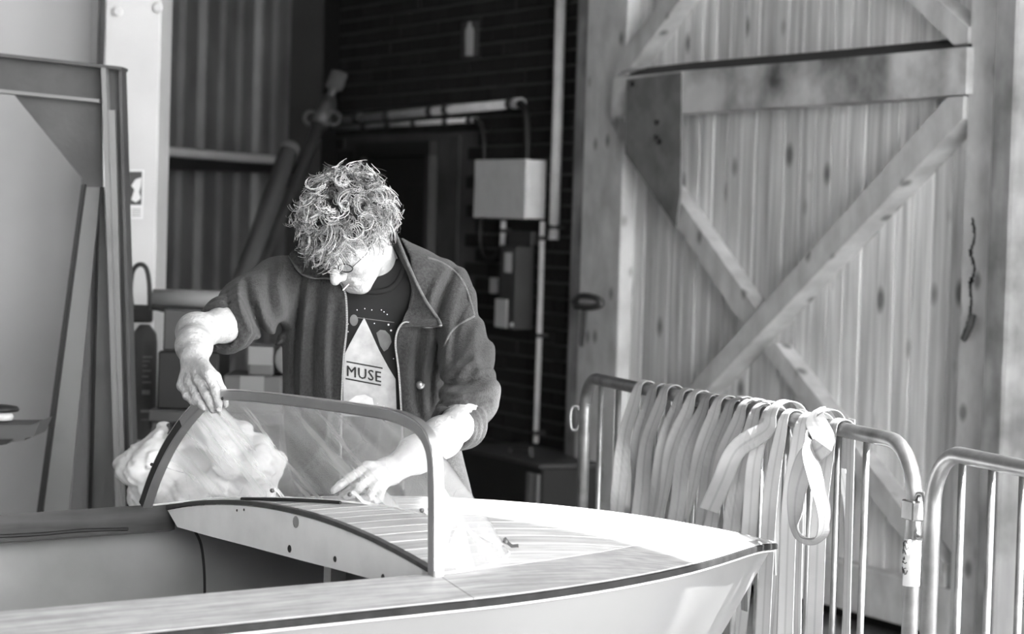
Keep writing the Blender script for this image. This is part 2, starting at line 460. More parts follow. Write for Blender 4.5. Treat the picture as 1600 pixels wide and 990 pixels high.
for px, c, zc, me in vis:
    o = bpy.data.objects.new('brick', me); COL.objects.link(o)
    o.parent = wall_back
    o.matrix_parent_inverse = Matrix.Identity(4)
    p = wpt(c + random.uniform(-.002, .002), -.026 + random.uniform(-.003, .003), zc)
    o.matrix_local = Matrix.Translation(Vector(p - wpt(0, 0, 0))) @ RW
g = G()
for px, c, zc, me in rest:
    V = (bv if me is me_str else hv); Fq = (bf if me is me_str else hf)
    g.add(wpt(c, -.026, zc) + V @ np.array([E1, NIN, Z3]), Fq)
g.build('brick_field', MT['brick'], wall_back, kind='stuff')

# dark door in the brick wall
d2 = thing('door_2', None, None, wpt((D2[0] + D2[1]) / 2, 0, 0), kind='structure')
s0, s1, zt = wsz(575, 300)[0], wsz(676, 300)[0], D2[2]
g = G(); g.add(*wbox(s0, s1, -.008, .012, .02, zt - .1, .004)); g.build('door_leaf', MT['dark'], d2)
for (a, b, z0, z1) in ((s0 + .08, s1 - .08, .2, .95), (s0 + .08, s1 - .08, 1.1, zt - .25)):
    g = G(); g.add(*wbox(a, b, .010, .02, z0, z1, .006)); g.build('door_panel', MT['dark'], d2)
g = G(); g.add(*wbox(s0 - .08, s0, -.01, .05, 0, zt - .1)); g.build('door_jamb', MT['dark'], d2)
g = G(); g.add(*wbox(s1, s1 + .06, -.01, .05, 0, zt - .1)); g.build('door_jamb', MT['darkgrey'], d2)
g = G(); g.add(*wbox(s0 - .08, s1 + .06, -.01, .05, zt - .1, zt - .02)); g.build('door_head', MT['dark'], d2)
g = G(); g.add(*wbox(s1 + .06, D2[1], -.01, .004, 0, zt)); g.build('plaster_reveal', MT['reveal'], d2)
g = G(); g.add(*cyl(wpx(670, 405, .012), wpx(670, 405, .06), .012)); g.add(*cyl(wpx(670, 405, .06), wpx(658, 405, .06), .009)); g.build('door_handle', MT['steel_light'], d2)

# post beside the brickwork
g = G(); g.add(*wbox(wsz(894, 300, .13)[0], wsz(936, 300, .13)[0], -.2, .13, 0, EAVES, .008)); g.build('trim_1', MT['post'], **ST)

# barn door leaf
door = thing('door_1', None, None, wpt((S938 + S1513) / 2, .08, 0), kind='structure')
DB = BASE[door.name]
PW = 0.117
pv, pf = boxv((0, 0, 0), X3, Y3, Z3, (PW - .008) / 2, .015, (LINTEL - .1) / 2, .003)
me_pl = shared('plank', pv, pf, MT['plank'])
def planks(parent, sa, sb, o):
    n = int(round((sb - sa) / PW)); step = (sb - sa) / n
    for i in range(n):
        q = bpy.data.objects.new('plank', me_pl); COL.objects.link(q); q.parent = parent
        p = wpt(sa + (i + .5) * step, o + random.uniform(-.003, .003), LINTEL / 2 + .02)
        q.matrix_local = Matrix.Translation(Vector(p - BASE[parent.name])) @ RW @ Matrix.Diagonal((step / PW, 1, 1, 1))
planks(door, S938 - .02, S1513 + .05, .065)
# ledge beam, braces, stiles (front faces traced on the door plane, with real thickness)
def dpart(name, poly, o0, o1, m, parent=door, **k):
    V, F = wprism(poly, o0, o1); return mk(name, V, F, m, parent, **k)
dpart('beam', [(958, 122), (1060, 111), (1240, 97), (1400, 83), (1511, 73), (1509, 147), (1400, 155), (1200, 168), (1066, 177), (955, 182)], .08, .19, MT['beam'])
dpart('brace', [(962, 98), (1141, -150), (1172, -150), (985, 106), (962, 118)], .08, .17, MT['timber'])
dpart('brace', [(1262, -150), (1299, -150), (1513, 42), (1512, 68), (1490, 70)], .08, .17, MT['timber'])
dpart('brace', [(1480, 152), (1506, 150), (1504, 186), (1092, 622), (1060, 622)], .08, .175, MT['timber'])
dpart('brace', [(952, 190), (974, 186), (1188, 492), (1180, 512), (1162, 512)], .08, .15, MT['timber'])
dpart('brace', [(1192, 545), (1212, 536), (1475, 880), (1475, 930)], .08, .15, MT['timber'])
g = G(); g.add(*wbox(S938 - .05, wsz(972, 300, .15)[0], .08, .15, .06, LINTEL, .006)); g.build('stile', MT['timber'], door)
g = G(); g.add(*wbox(S1513, S1563, .06, .16, .06, LINTEL, .006)); g.build('stile', MT['timber'], door)
g = G(); g.add(*wbox(S938 - .05, S1513, .08, .16, .08, .26, .006)); g.build('bottom_rail', MT['timber'], door)
g = G(); g.add(*wbox(S938 - .05, S1513, .08, .16, LINTEL - .25, LINTEL, .006)); g.build('top_rail', MT['timber'], door)
dpart('gusset_plate', [(979, 124), (1065, 113), (1063, 300), (1056, 356), (977, 240)], .19, .20, MT['plate'], label='dull steel gusset plate')
for (x, y) in ((989, 131), (1028, 191), (1031, 221), (1027, 214)):
    g = G(); g.add(*lathe(wpx(x, y, .20), NIN, [(.012, 0), (.012, .006), (.006, .010)], 8)); g.build('bolt', MT['dark'], door)
# dark wedge along the top of the beam
rg = G()
ps = [(975, 119.5), (1060, 110.5), (1240, 96.5), (1400, 82.5), (1508, 73)]
top = [wpx(x, y, .19) for x, y in ps]
for i in range(len(ps) - 1):
    a, b = top[i], top[i + 1]
    back_a, back_b = a - NIN * .105, b - NIN * .105
    V = [a, b, back_b + Z3 * .045, back_a + Z3 * .045, back_a, back_b]
    rg.add(V, [(0, 1, 2, 3), (0, 3, 4), (1, 5, 2), (3, 2, 5, 4), (0, 4, 5, 1)])
rg.build('dark_ridge', MT['dark_matt'], door)
# rotten crack with a bent bolt in the right stile
pts = [(1521, 346), (1524, 370), (1518, 395), (1524, 420), (1517, 445), (1519, 470), (1516, 490), (1508, 528)]
g = G()
P = catmull([wpx(x, y, .161) for x, y in pts], 4)
for i in range(len(P)):
    a = 0.005 + 0.017 * random.random() ** 2
    rr = [P[i] + E1 * (random.uniform(.3, 1) * a) * math.cos(t) + Z3 * (.016 * math.sin(t)) + NIN * (.004 if k % 2 else .001) for k, t in enumerate(np.linspace(0, 2 * math.pi, 9)[:-1])]
    cc = P[i] + NIN * .004
    g.add([cc] + rr, [(0, 1 + j, 1 + (j + 1) % 8) for j in range(8)])
g.build('split', MT['dark'], door, label='dark rotten split in the stile')
g = G(); g.add(*tube([wpx(1520, 492, .175), wpx(1516, 508, .19), wpx(1506, 530, .19)], .013, 8)); g.build('bent_bolt', MT['rust_steel'], door)
# iron latch on the left stile
g = G(); g.add(*tube(catmull([wpx(x, y, .2) for x, y in ((896, 472), (906, 463), (922, 463), (936, 468), (938, 476), (920, 480), (900, 478))], 4), .014, 8))
g.add(*tube([wpx(913, 482, .18), wpx(910, 540, .15)], .012, 6)); g.build('latch', MT['rust_steel'], door)

# post between the two leaves, and the second leaf
g = G(); g.add(*wbox(S1563, S1583, .0, .21, 0, LINTEL, .01)); g.build('trim_2', MT['post'], **ST)
door3 = thing('door_3', None, None, wpt(S1583 + 1.2, .06, 0), kind='structure')
planks(door3, S1583, S_LEAF2, .03)
dpart('brace', [(1574, 250), (1690, 118), (1720, 118), (1720, 126), (1576, 290)], .045, .14, MT['timber'], door3)
dpart('brace', [(1540, 748), (1740, 1012), (1740, 1072), (1540, 810)], .045, .12, MT['timber'], door3)
g = G(); g.add(*wbox(S1583, S_LEAF2, .045, .12, .08, .26)); g.build('bottom_rail', MT['timber'], door3)
zb0, zb1 = wsz(1590, 140, .12)[1], wsz(1590, 60, .12)[1]
g = G(); g.add(*wbox(S1583, S_LEAF2, .045, .12, zb0, zb1, .006)); g.build('beam', MT['beam'], door3)

# wall over and beyond the doors, with the daylight doorway
g = G()
g.add(*wbox(S890, S_LEAF2, -.25, 0, LINTEL, EAVES))
g.add(*wbox(S_LEAF2, S_JAMB, -.25, 0.05, 0, EAVES))
g.add(*wbox(S_JAMB, S_OPEN_END, -.25, 0, LINTEL, EAVES))
g.add(*wbox(S_OPEN_END, S_END, -.25, 0, 0, EAVES))
g.build('wall_right', MT['white_wall'], loc=wpt(S_JAMB, 0, 0), **ST)
g = G(); g.add(*wbox(S890 - .1, S_LEAF2, -.08, -.03, 0, LINTEL)); g.build('wall_behind_doors', MT['dark'], loc=wpt(S938, -.05, 0), **ST)

# white wall, column and the corrugated cladding on the left
YW = 9.6
def yp(px, py, Y):
    return on_plane(px, py, np.array([0, Y, 0.0]), Y3)
xw1 = yp(170, 300, YW)[0]
g = G(); g.add(*boxv(((-8 + xw1) / 2, YW + .1, EAVES / 2), X3, Y3, Z3, (xw1 + 8) / 2, .1, EAVES / 2))
wl = g.build('wall_left', MT['white_wall'], loc=(-3, YW, 0), **ST)
xa, xb = yp(143, 40, YW - .02)[0], yp(154, 40, YW - .02)[0]
g = G(); g.add(*boxv(((xa + xb) / 2, YW - .012, EAVES / 2), X3, Y3, Z3, (xb - xa) / 2, .012, EAVES / 2, .003)); g.build('cover_strip', MT['white_wall'], wl)
xc0, xc1 = yp(161, 150, 9.3)[0], yp(249, 150, 9.3)[0]
g = G(); g.add(*boxv(((xc0 + xc1) / 2, 9.3 + .15, EAVES / 2), X3, Y3, Z3, (xc1 - xc0) / 2, .15, EAVES / 2, .006))
colm = g.build('column', MT['column'], loc=((xc0 + xc1) / 2, 9.45, 0), **ST)
for (x, y) in ((184, 18), (247, 12)):
    g = G(); g.add(*lathe(yp(x, y, 9.3), -Y3, [(.020, 0), (.020, .008), (.012, .014)], 10)); g.build('bolt', MT['column'], colm)
g = G(); g.add(*boxv(((-8 + xw1) / 2, YW - .01, .12), X3, Y3, Z3, (xw1 + 8) / 2, .012, .12, .003)); g.build('baseboard_left', MT['steel_light'], loc=(-3, YW, 0), **ST)

CC = wpt(S515, 0, 0)
CDIR = nrm([-0.2475, -1.0, 0]); CN = np.array([-CDIR[1], CDIR[0], 0.0])
if CN[0] < 0: CN = -CN
p0_, p1_ = CC + CDIR * .05, CC + CDIR * .45
V, F = boxv(CC + CDIR * .22 + CN * .0, CDIR, CN, Z3, .20, .10, EAVES / 2); V = V + Z3 * EAVES / 2
mk('trim_4', V, F, MT['dark'], **ST)
wc = thing('wall_far', None, None, CC + CDIR * 1.5, kind='structure')
pitch = 0.86
prof = [(0, .0), (.05, -.07), (.11, -.07), (.16, .0), (.30, .0), (.34, .022), (.44, .022), (.48, 0), (.62, .0), (.66, .022), (.76, .022), (.80, .0), (1.0, 0)]
for k in range(7):
    pts = []
    for j in range(1):
        for a, h in prof[:-1]: pts.append(((k + j + a) * pitch, h))
    pts.append(((k + 1) * pitch + .01, 0.0))
    pts = [(-.02 + pts[0][0], pts[0][1] + .004)] + pts
    V = []; F = []
    for a, h in pts:
        for z_ in (0.0, EAVES): V.append(CC + CDIR * a + CN * (h - .12 + .003 * (k % 2)) + Z3 * z_)
    for i in range(len(pts) - 1): F.append((2 * i, 2 * i + 2, 2 * i + 3, 2 * i + 1))
    mk('cladding_sheet', V, F, MT['corr'], wc)
def cpx(px, py, o=0.0):
    return on_plane(px, py, CC + CN * o, CN)
g = G(); a, b = cpx(150, 228, .02), cpx(440, 251, .02); g.add(*tube([a, b], .024, 10)); g.build('trim_3', MT['column'], **ST)
g = G()
a2, b2 = cpx(150, 250, 0), cpx(470, 262, 0)
dz = nrm(b2 - a2)
g.add(*boxv((a2 + b2) / 2, dz, CN, nrm(np.cross(dz, CN)), np.linalg.norm(b2 - a2) / 2, .02, .035)); g.build('trim_5', MT['dark'], **ST)
# the far side of the room and the back of it
g = G(); g.add(*boxv((-7.95, 5, EAVES / 2), X3, Y3, Z3, .1, 13, EAVES / 2)); g.build('wall_side', MT['white_wall'], loc=(-8, 5, 0), **ST)
# rear wall behind the photographer; opening on the right added to light the door
g = G(); g.add(*boxv((-3.1, -7.9, EAVES / 2), X3, Y3, Z3, 4.9, .1, EAVES / 2)); g.add(*boxv((5.0, -7.9, (EAVES + 4.6) / 2), X3, Y3, Z3, 4.8, .1, (EAVES - 4.6) / 2)); g.build('wall_rear', MT['white_wall'], loc=(0, -8, 0), **ST)
# ------------------------------------------------------------------ the boat
_pn = on_z(690, 896, .852); _pf = on_z(275, 794, .852)
BM = (_pn + _pf) / 2; BM[2] = 0
BU = nrm([_pf[0] - _pn[0], _pf[1] - _pn[1], 0]); BV = np.array([BU[1], -BU[0], 0.0])
SBOW = 1.325; WB = 0.715; SAFT = -2.6
def bpt(s, u, z):
    return BM + s * BV + u * BU + np.array([0, 0, z])
def hw(s):
    if s <= 0: return WB + .015 * math.sin(min(1, -s / 1.6) * math.pi / 2) - .05 * max(0, (-s - 1.6)) ** 2
    return WB * max(0.0, 1 - (s / SBOW) ** 2) ** 1.22
def zedge(s):
    return .822 + .040 * s - .0545 * s * s if s > 0 else .822 + .025 * s
def crown(s):
    return .089 * (hw(s) / WB) ** .8
def zdeck(s, u):
    ww = max(hw(s), 1e-3); return zedge(s) + crown(s) * (1 - min(1, (u / ww) ** 2))
def wi(s):
    return max(hw(s) - .13, 0)
def s_end(u):
    lo, hi = 0.0, SBOW
    for _ in range(40):
        m_ = (lo + hi) / 2
        if wi(m_) > abs(u): lo = m_
        else: hi = m_
    return lo
def su(p):
    q = p - BM; return float(q @ BV), float(q @ BU)
def on_deck(px, py, dz=0.0):
    z_ = .87
    for _ in range(30):
        p = on_z(px, py, z_); s, u = su(p); z_ = .5 * z_ + .5 * (zdeck(s, u) + dz)
    return on_z(px, py, z_)
boat = thing('motor_boat', 'white wooden runabout with planked foredeck and open cockpit, bow towards the barrier', 'boat', BM)
# hull shell
ss = np.concatenate([np.linspace(SAFT, 0, 14), np.linspace(.08, SBOW - .02, 22), [SBOW]])
def hull_pts(s, side, inset=0.0):
    wv = max(hw(s) - inset, 0.0); k = min(1, max(0, (s - .1) / (SBOW - .1)))
    rk = .36 * (k * k * (3 - 2 * k))
    out = []
    for f, (zz, uu) in enumerate(((zedge(s) - .012 - inset * .2, 1.0), (.72, .965), (.60, .89), (.47, .76), (.38, .70), (.30 + inset, 0.0))):
        t = (zedge(s) - zz) / .52
        out.append(bpt(s - rk * min(1.25, t * 1.05), side * wv * uu, zz))
    return out
for nm, inset, m in (('hull', 0.0, MT['hull']), ('lining', .035, MT['inner'])):
    g = G()
    for side in (-1, 1):
        V = []; F = []
        sl_ = ss if inset == 0 else ss[ss < SBOW - .25]
        for s in sl_: V += hull_pts(s, side, inset)
        k = 6
        for i in range(len(sl_) - 1):
            for j in range(k - 1): F.append((i * k + j, i * k + j + 1, (i + 1) * k + j + 1, (i + 1) * k + j))
        g.add(V, F)
        tr = hull_pts(SAFT, side, inset) + [bpt(SAFT, 0, zedge(SAFT))]
        g.add(tr, [tuple(range(len(tr)))])
    g.build(nm, m, boat, smooth=True)
g = G()
fl = [bpt(s, u, .43) for s in (SAFT + .02, -1.3, 0, .5) for u in (-.46 * hw(s) / WB * 1.1, .46 * hw(s) / WB * 1.1)]
g.add(fl, [(0, 2, 3, 1), (2, 4, 5, 3), (4, 6, 7, 5)]); g.build('cockpit_floor', MT['inner'], boat)
# deck base (light caulk shows in the seams) and planks
us = np.linspace(-1, 1, 25); sd = np.linspace(0.0, SBOW - .01, 30)
V = [bpt(s, u * hw(s), zdeck(s, u * hw(s)) + .0028) for s in sd for u in us]
F = [(i * 25 + j, (i + 1) * 25 + j, (i + 1) * 25 + j + 1, i * 25 + j + 1) for i in range(29) for j in range(24)]
mk('deck_seams', V, F, MT['caulk'], boat, smooth=True)
PWD = .0585; gap = .0055
def strip(edgeA, edgeB, th=.012, lift=.0):
    """edgeA/edgeB: matching lists of top points -> a thin solid"""
    n = len(edgeA); A = np.array(edgeA); Bq = np.array(edgeB); dn = np.array([0, 0, th])
    V = np.vstack([A, Bq, A - dn, Bq - dn]); F = []
    for i in range(n - 1):
        F += [(i, i + 1, n + i + 1, n + i), (2 * n + i, 3 * n + i, 3 * n + i + 1, 2 * n + i + 1), (i, 2 * n + i, 2 * n + i + 1, i + 1), (n + i, n + i + 1, 3 * n + i + 1, 3 * n + i)]
    F += [(0, n, 3 * n, 2 * n), (n - 1, 3 * n - 1, 4 * n - 1, 2 * n - 1)]
    return V, F
for k in range(-10, 11):
    u0, u1 = (k - .5) * PWD + gap / 2, (k + .5) * PWD - gap / 2
    if max(abs(u0), abs(u1)) > wi(0) - .004:
        lim = wi(0) - .006
        u0 = max(u0, -lim); u1 = min(u1, lim)
        if u1 - u0 < .012: continue
    ea, eb = s_end(u0), s_end(u1)
    n = 14
    A = [bpt(t * ea, u0, zdeck(t * ea, u0) + .004) for t in np.linspace(0, 1, n)]
    Bq = [bpt(t * eb, u1, zdeck(t * eb, u1) + .004) for t in np.linspace(0, 1, n)]
    V, F = strip(A, Bq); mk('deck_plank', V, F, MT['deck'], boat)
# covering boards (two lengths each side, scarf joint by the screen)
for side in (-1, 1):
    for (sa, sb) in ((SAFT, -.02), (-.018, SBOW - .004)):
        sg = np.linspace(sa, sb, 30)
        A = []; Bq = []
        for s in sg:
            wn = wi(s) + .004 if s > 0 else WB - .13
            wn = min(wn, hw(s))
            for t, lst in ((wn, A), (hw(s) + .006, Bq)): lst.append(bpt(s, side * t, zdeck(s, side * min(t, hw(s))) + .0045))
        V, F = strip(A, Bq, .016); mk('covering_board', V, F, MT['cover'], boat)
    sg = np.linspace(SAFT, SBOW - .005, 50)
    P = [bpt(s, side * (hw(s) + .010), zedge(s) - .006) for s in sg]
    g = G(); g.add(*sweep(P, [(-.006, -.005), (.006, -.005), (.008, 0), (.006, .005), (-.006, .005), (-.008, 0)], up0=Z3)); g.build('rub_rail', MT['rub'], boat)
    P = [bpt(s, side * (hw(s) + .006), zedge(s) - .017) for s in sg]
    g = G(); g.add(*tube(P, .0025, 6)); g.build('sealant_bead', MT['caulk'], boat, smooth=True)
    # coaming board inside the cockpit
    A = [bpt(s, side * (WB - .135), zdeck(s, WB - .135) + (.012 if side > 0 else .003)) for s in np.linspace(SAFT, -.0, 16)]
    Bq = [bpt(s, side * (WB - .112), zdeck(s, WB - .112) + (.010 if side > 0 else .002)) for s in np.linspace(SAFT, -.0, 16)]
    V, F = strip(A, Bq, .062); mk('coaming', V, F, MT['mahog'] if side > 0 else MT['cover'], boat)
# bulkhead under the deck edge: arched board with screw holes
UH = WB - .135
def bpl(px, py, s0=-.02):
    p = on_plane(px, py, bpt(s0, 0, 0), BV); q = p - BM; return float(q @ BU), float(p[2])
low = [bpl(x, y) for x, y in ((277, 823), (330, 838), (400, 856), (470, 875), (540, 893), (598, 909), (640, 920))]
topu = np.linspace(UH, -UH, 30)
poly = [(u, zdeck(0, u) - .004) for u in topu] + [(max(-UH, u), z_) for u, z_ in low[::-1]]
V, F = prism([bpt(-.02, u, z_) for u, z_ in poly], [bpt(-.001, u, z_) for u, z_ in poly])
bm_ = bmesh.new(); vs = [bm_.verts.new(v) for v in V]
for f in F: bm_.faces.new([vs[i] for i in f])
bmesh.ops.triangulate(bm_, faces=[f for f in bm_.faces if len(f.verts) > 4]); bm_.verts.index_update()
mk('bulkhead', [v.co[:] for v in bm_.verts], [[v.index for v in f.verts] for f in bm_.faces], MT['bulk'], boat); bm_.free()
for (x, y, r) in ((452, 857, .0085), (523, 873, .0065), (598, 901, .0065), (370, 797, .003), (381, 796, .003)):
    u, z_ = bpl(x, y, -.021)
    g = G(); g.add(*lathe(bpt(-.0205, u, z_), -BV, [(r, 0), (r * .9, .0008)], 12)); g.build('screw_hole', MT['black'], boat)
g = G(); u, z_ = bpl(462, 815, -.021); g.add(*lathe(bpt(-.0205, u, z_), -BV, [(.013, 0), (.012, .0006)], 12)); g.build('filler_patch', MT['inner'], boat)
g = G(); g.add(*sweep([bpt(-.016, u, zdeck(0, u) + .003) for u in np.linspace(UH + .01, -UH - .01, 40)], [(-.0045, -.008), (.0045, -.008), (.0045, .008), (-.0045, .008)], up0=Z3)); g.build('deck_edge_trim', MT['mahog'], boat)
# cable and knee below the deck
P = catmull([on_plane(x, y, bpt(0, .50, 0), BU) for x, y in ((304, 828), (314, 850), (319, 890), (320, 940))], 5)
g = G(); g.add(*tube(P, .0035, 6)); g.build('cable', MT['black'], boat)
P = catmull([on_plane(x, y, bpt(0, .575, 0), BU) for x, y in ((-20, 838), (60, 834), (130, 828), (200, 826))], 5)
g = G(); g.add(*tube(P, .004, 6)); g.build('cable', MT['black'], boat)
g = G(); p = on_plane(523, 905, bpt(.25, 0, 0), BV); g.add(*boxv(p, BU, BV, Z3, .016, .02, .12)); g.build('knee', MT['bulk'], boat)
# support trestles under the hull
for s in (-1.9, -.2):
    t = thing('boat_trestle', 'timber trestle under the %s of the white boat' % ('stern' if s < -1 else 'foredeck'), 'trestle', bpt(s, 0, 0), group='trestles under the boat')
    g = G(); g.add(*boxv(bpt(s, 0, .255), BU, BV, Z3, .45, .04, .04, .004)); g.build('top_rail', MT['timber'], t)
    for a in (-.38, .38):
        for b_ in (-.12, .12):
            g = G(); d = nrm(bpt(s + b_, a, 0) - bpt(s, a, .24)); g.add(*boxv((bpt(s + b_, a, .012) + bpt(s + b_ * .2, a, .22)) / 2, BU, nrm(np.cross(d, BU)), d, .02, .02, .118)); g.build('leg', MT['timber'], t)

# ------------------------------------------------------------------ windscreen
FN = on_deck(681, 901); FF = on_z(226, 791, .864)
AN = nrm(np.cross(nrm([FF[0] - FN[0], FF[1] - FN[1], 0]), Z3))
def arch(px, py):
    return on_plane(px, py, FN, AN)
ws_ = thing('windscreen', 'curved clear acrylic windscreen with metal arch frame held over the foredeck', 'windscreen', FN)
ap = [(681, 901), (681, 830), (681, 770), (680, 730), (676, 701), (665, 677), (645, 660), (612, 648), (560, 639), (480, 628), (410, 620), (365, 617), (340, 619), (318, 630), (290, 660), (264, 700), (243, 745), (228, 788)]
AP = catmull([arch(x, y) for x, y in ap], 6)
sec = [(-.008, -.0095), (-.006, -.0115), (.006, -.0115), (.008, -.0095), (.008, .0095), (.006, .0115), (-.006, .0115), (-.008, .0095)]
sec = [(b_ * 1.15, a * 1.4) for a, b_ in sec]
g = G(); V, F = sweep(AP, sec, up0=AN); g.add(V, F); g.build('arch_frame', MT['alu'], ws_)
T_, N_, B_ = frames(AP, up0=AN)
front = N_ if np.dot(N_[0], FWD) < 0 else -N_
outw = B_.copy()
if np.dot(outw[len(AP) // 2], Z3) < 0: outw = -outw
g = G(); g.add(*tube(AP + front * .0105 + outw * .0105, .0028, 6)); g.build('bead', MT['chrome'], ws_, smooth=True)
k0 = int(len(AP) * .82)
g = G(); g.add(*sweep(AP[k0:] + front[k0:] * .0115, [(-.002, -.009), (.002, -.009), (.002, .009), (-.002, .009)], up0=AN)); g.build('rubber_insert', MT['black'], ws_)
# acrylic: ruled between the arch and the curve on the deck
bot_pu = [(690, 896, -.6), (740, 889, -.595), (780, 875, -.545), (796, 863, -.5), (776, 852, -.46), (740, 833, -.38), (700, 815, -.285), (657, 802, -.2), (607, 791, -.1), (576, 787, -.045), (540, 783, .0), (501, 780, .065), (454, 778, .13), (423, 777.5, .2), (380, 777, .3), (336, 778, .4), (282, 784, .5), (227, 790, .585)]
bot = catmull([on_plane(x, y, bpt(0, u, 0), BU) for x, y, u in bot_pu], 4)
def resample(P, t):
    d = np.r_[0, np.cumsum(np.linalg.norm(np.diff(P, axis=0), axis=1))]; d /= d[-1]
    return np.array([[np.interp(x, d, P[:, k]) for k in range(3)] for x in t])
# matching parameters along arch and deck curve
A_px = [(681, 901), (681, 790), (679, 722), (664, 677), (612, 648), (480, 628), (365, 617), (318, 630), (264, 700), (228, 788)]
B_i = [0, 8, 12, 15, 24, 38, 54, 60, 64, 68]
def param_of(P, pts):
    d = np.r_[0, np.cumsum(np.linalg.norm(np.diff(P, axis=0), axis=1))]; d /= d[-1]
    pr = np.array([proj(p)[:2] for p in P]); return [d[np.argmin(((pr - np.array(q)) ** 2).sum(1))] for q in pts]
tt = np.linspace(0, 1, 70); kk = np.linspace(0, 1, len(A_px))
ta = np.interp(tt, kk, np.maximum.accumulate(param_of(AP, A_px))); _db = np.r_[0, np.cumsum(np.linalg.norm(np.diff(bot, axis=0), axis=1))]; tb = np.interp(tt, kk, (_db / _db[-1])[B_i])
EA = resample(AP, ta) ; EB = resample(bot, tb)
V = []; NV = 12
for i in range(70):
    for j in range(NV):
        f = j / (NV - 1); V.append(EA[i] * (1 - f) + EB[i] * f + BV * .012 * math.sin(math.pi * f))
F = [(i * NV + j, i * NV + j + 1, (i + 1) * NV + j + 1, (i + 1) * NV + j) for i in range(69) for j in range(NV - 1)]
mk('acrylic_sheet', V, F, MT['perspex'], ws_, smooth=True)
g = G(); g.add(*tube(EB[:, :], .0022, 6)); g.build('bottom_edge', MT['caulk'], ws_)
g = G(); g.add(*tube(resample(bot, np.linspace(.56, .78, 20)) + BV * -.004 - Z3 * .003, .0040, 6)); g.build('rubber_seal', MT['black'], ws_)
_bp = np.array([proj(p) for p in bot])
for scr, pts in (((425, 766), [(429, 763), (434, 766), (443, 777), (456, 778)]), ((546, 772), [(550, 768), (556, 771), (568, 784), (580, 787)]), ((659, 797), [(662, 796), (667, 800), (676, 808), (684, 812)]), ((790, 846), [(788, 840), (794, 848), (800, 853), (810, 852)])):
    dd_ = _bp[np.argmin((_bp[:, 0] - scr[0] - 8) ** 2 + (_bp[:, 1] - scr[1] - 8) ** 2), 2] - .012
    P = [unp(x, y, dd_ - .002 * i) for i, (x, y) in enumerate(pts)]
    g = G(); g.add(*sweep(P, [(-.0012, -.0036), (.0012, -.0036), (.0012, .0036), (-.0012, .0036)], up0=FWD)); cl = g.build('clip', MT['caulk'] if scr[0] < 780 else MT['darkgrey'], ws_)
    g = G(); g.add(*lathe(unp(scr[0], scr[1], dd_), nrm(-FWD + .4 * RGT), [(.0035, -.006), (.0050, -.001), (.0050, .003), (.002, .005)], 10)); g.build('screw', MT['alu_dark'], cl)
for (x, y) in ((356, 622), (245, 725)):
    p = arch(x, y); g = G(); g.add(*lathe(p + AN * (-.013 if np.dot(AN, FWD) > 0 else .013), -FWD, [(.004, -.003), (.004, .001), (.002, .003)], 8)); g.build('rivet', MT['dark'], ws_)

# ------------------------------------------------------------------ crowd barriers
QA = on_z(975, 601, 1.072); QB = on_z(1390, 686, 1.072)
BD = nrm([QB[0] - QA[0], QB[1] - QA[1], 0]); BNF = np.array([BD[1], -BD[0], 0.0])
if np.dot(BNF, FWD) > 0: BNF = -BNF
def bar_a(px, o=QA):
    """distance along the top rail seen at pixel column px"""
    n = np.cross(ray(px, 300), ray(px - 29 * .1 * 3.0, 600)); n = nrm(n)
    return float(np.dot(CAM - o, n) / np.dot(BD, n))
def barrier(name, label, a0, a1, o, bars, Rl, Rr):
    t = thing(name, label, 'barrier', np.array([*(o + BD * (a0 + a1) / 2)[:2], 0]), group='steel crowd barriers')
    zt = o[2]
    P = [o + BD * a0 + Z3 * (.12 - zt)]
    for th in np.linspace(0, math.pi / 2, 9): P.append(o + BD * (a0 + Rl - Rl * math.cos(th)) + Z3 * (-Rl + Rl * math.sin(th)))
    for th in np.linspace(0, math.pi / 2, 9): P.append(o + BD * (a1 - Rr + Rr * math.sin(th)) + Z3 * (-Rr + Rr * math.cos(th)))
    P.append(o + BD * a1 + Z3 * (.12 - zt))
    g = G(); g.add(*tube(P, .0185, 12, up0=BNF)); g.build('frame', MT['galv'], t, smooth=True)
    g = G(); g.add(*cyl(o + BD * a0 + Z3 * (.2 - zt), o + BD * a1 + Z3 * (.2 - zt), .016)); g.build('bottom_rail', MT['galv'], t, smooth=True)
    for a in bars:
        g = G(); g.add(*cyl(o + BD * a + Z3 * (.2 - zt), o + BD * a + Z3 * (-.012 if a0 + Rl * .6 < a < a1 - Rr * .6 else -.05), .0085, 8)); g.build('bar', MT['galv'], t, smooth=True)
    for a in (a0 + .2, a1 - .2):
        V, F = boxv(o + BD * a + Z3 * (.02 - zt), BD, BNF, Z3, .02, .26, .004); g = G(); g.add(V, F)
        for sgn in (-1, 1):
            g.add(*tube([o + BD * a + BNF * .2 * sgn + Z3 * (.024 - zt), o + BD * a + BNF * .02 * sgn + Z3 * (.19 - zt)], .01, 6))
        g.build('foot', MT['galv'], t)
    return t
a0, a1 = bar_a(924), bar_a(1443)
sp = (a1 - a0) * .0686
bars = [a0 + (a1 - a0) * .0635 + sp * k for k in range(13)]
b1 = barrier('crowd_barrier', 'long steel crowd barrier hung with straps, in front of the barn door', a0, a1, QA, bars, .10, .13)
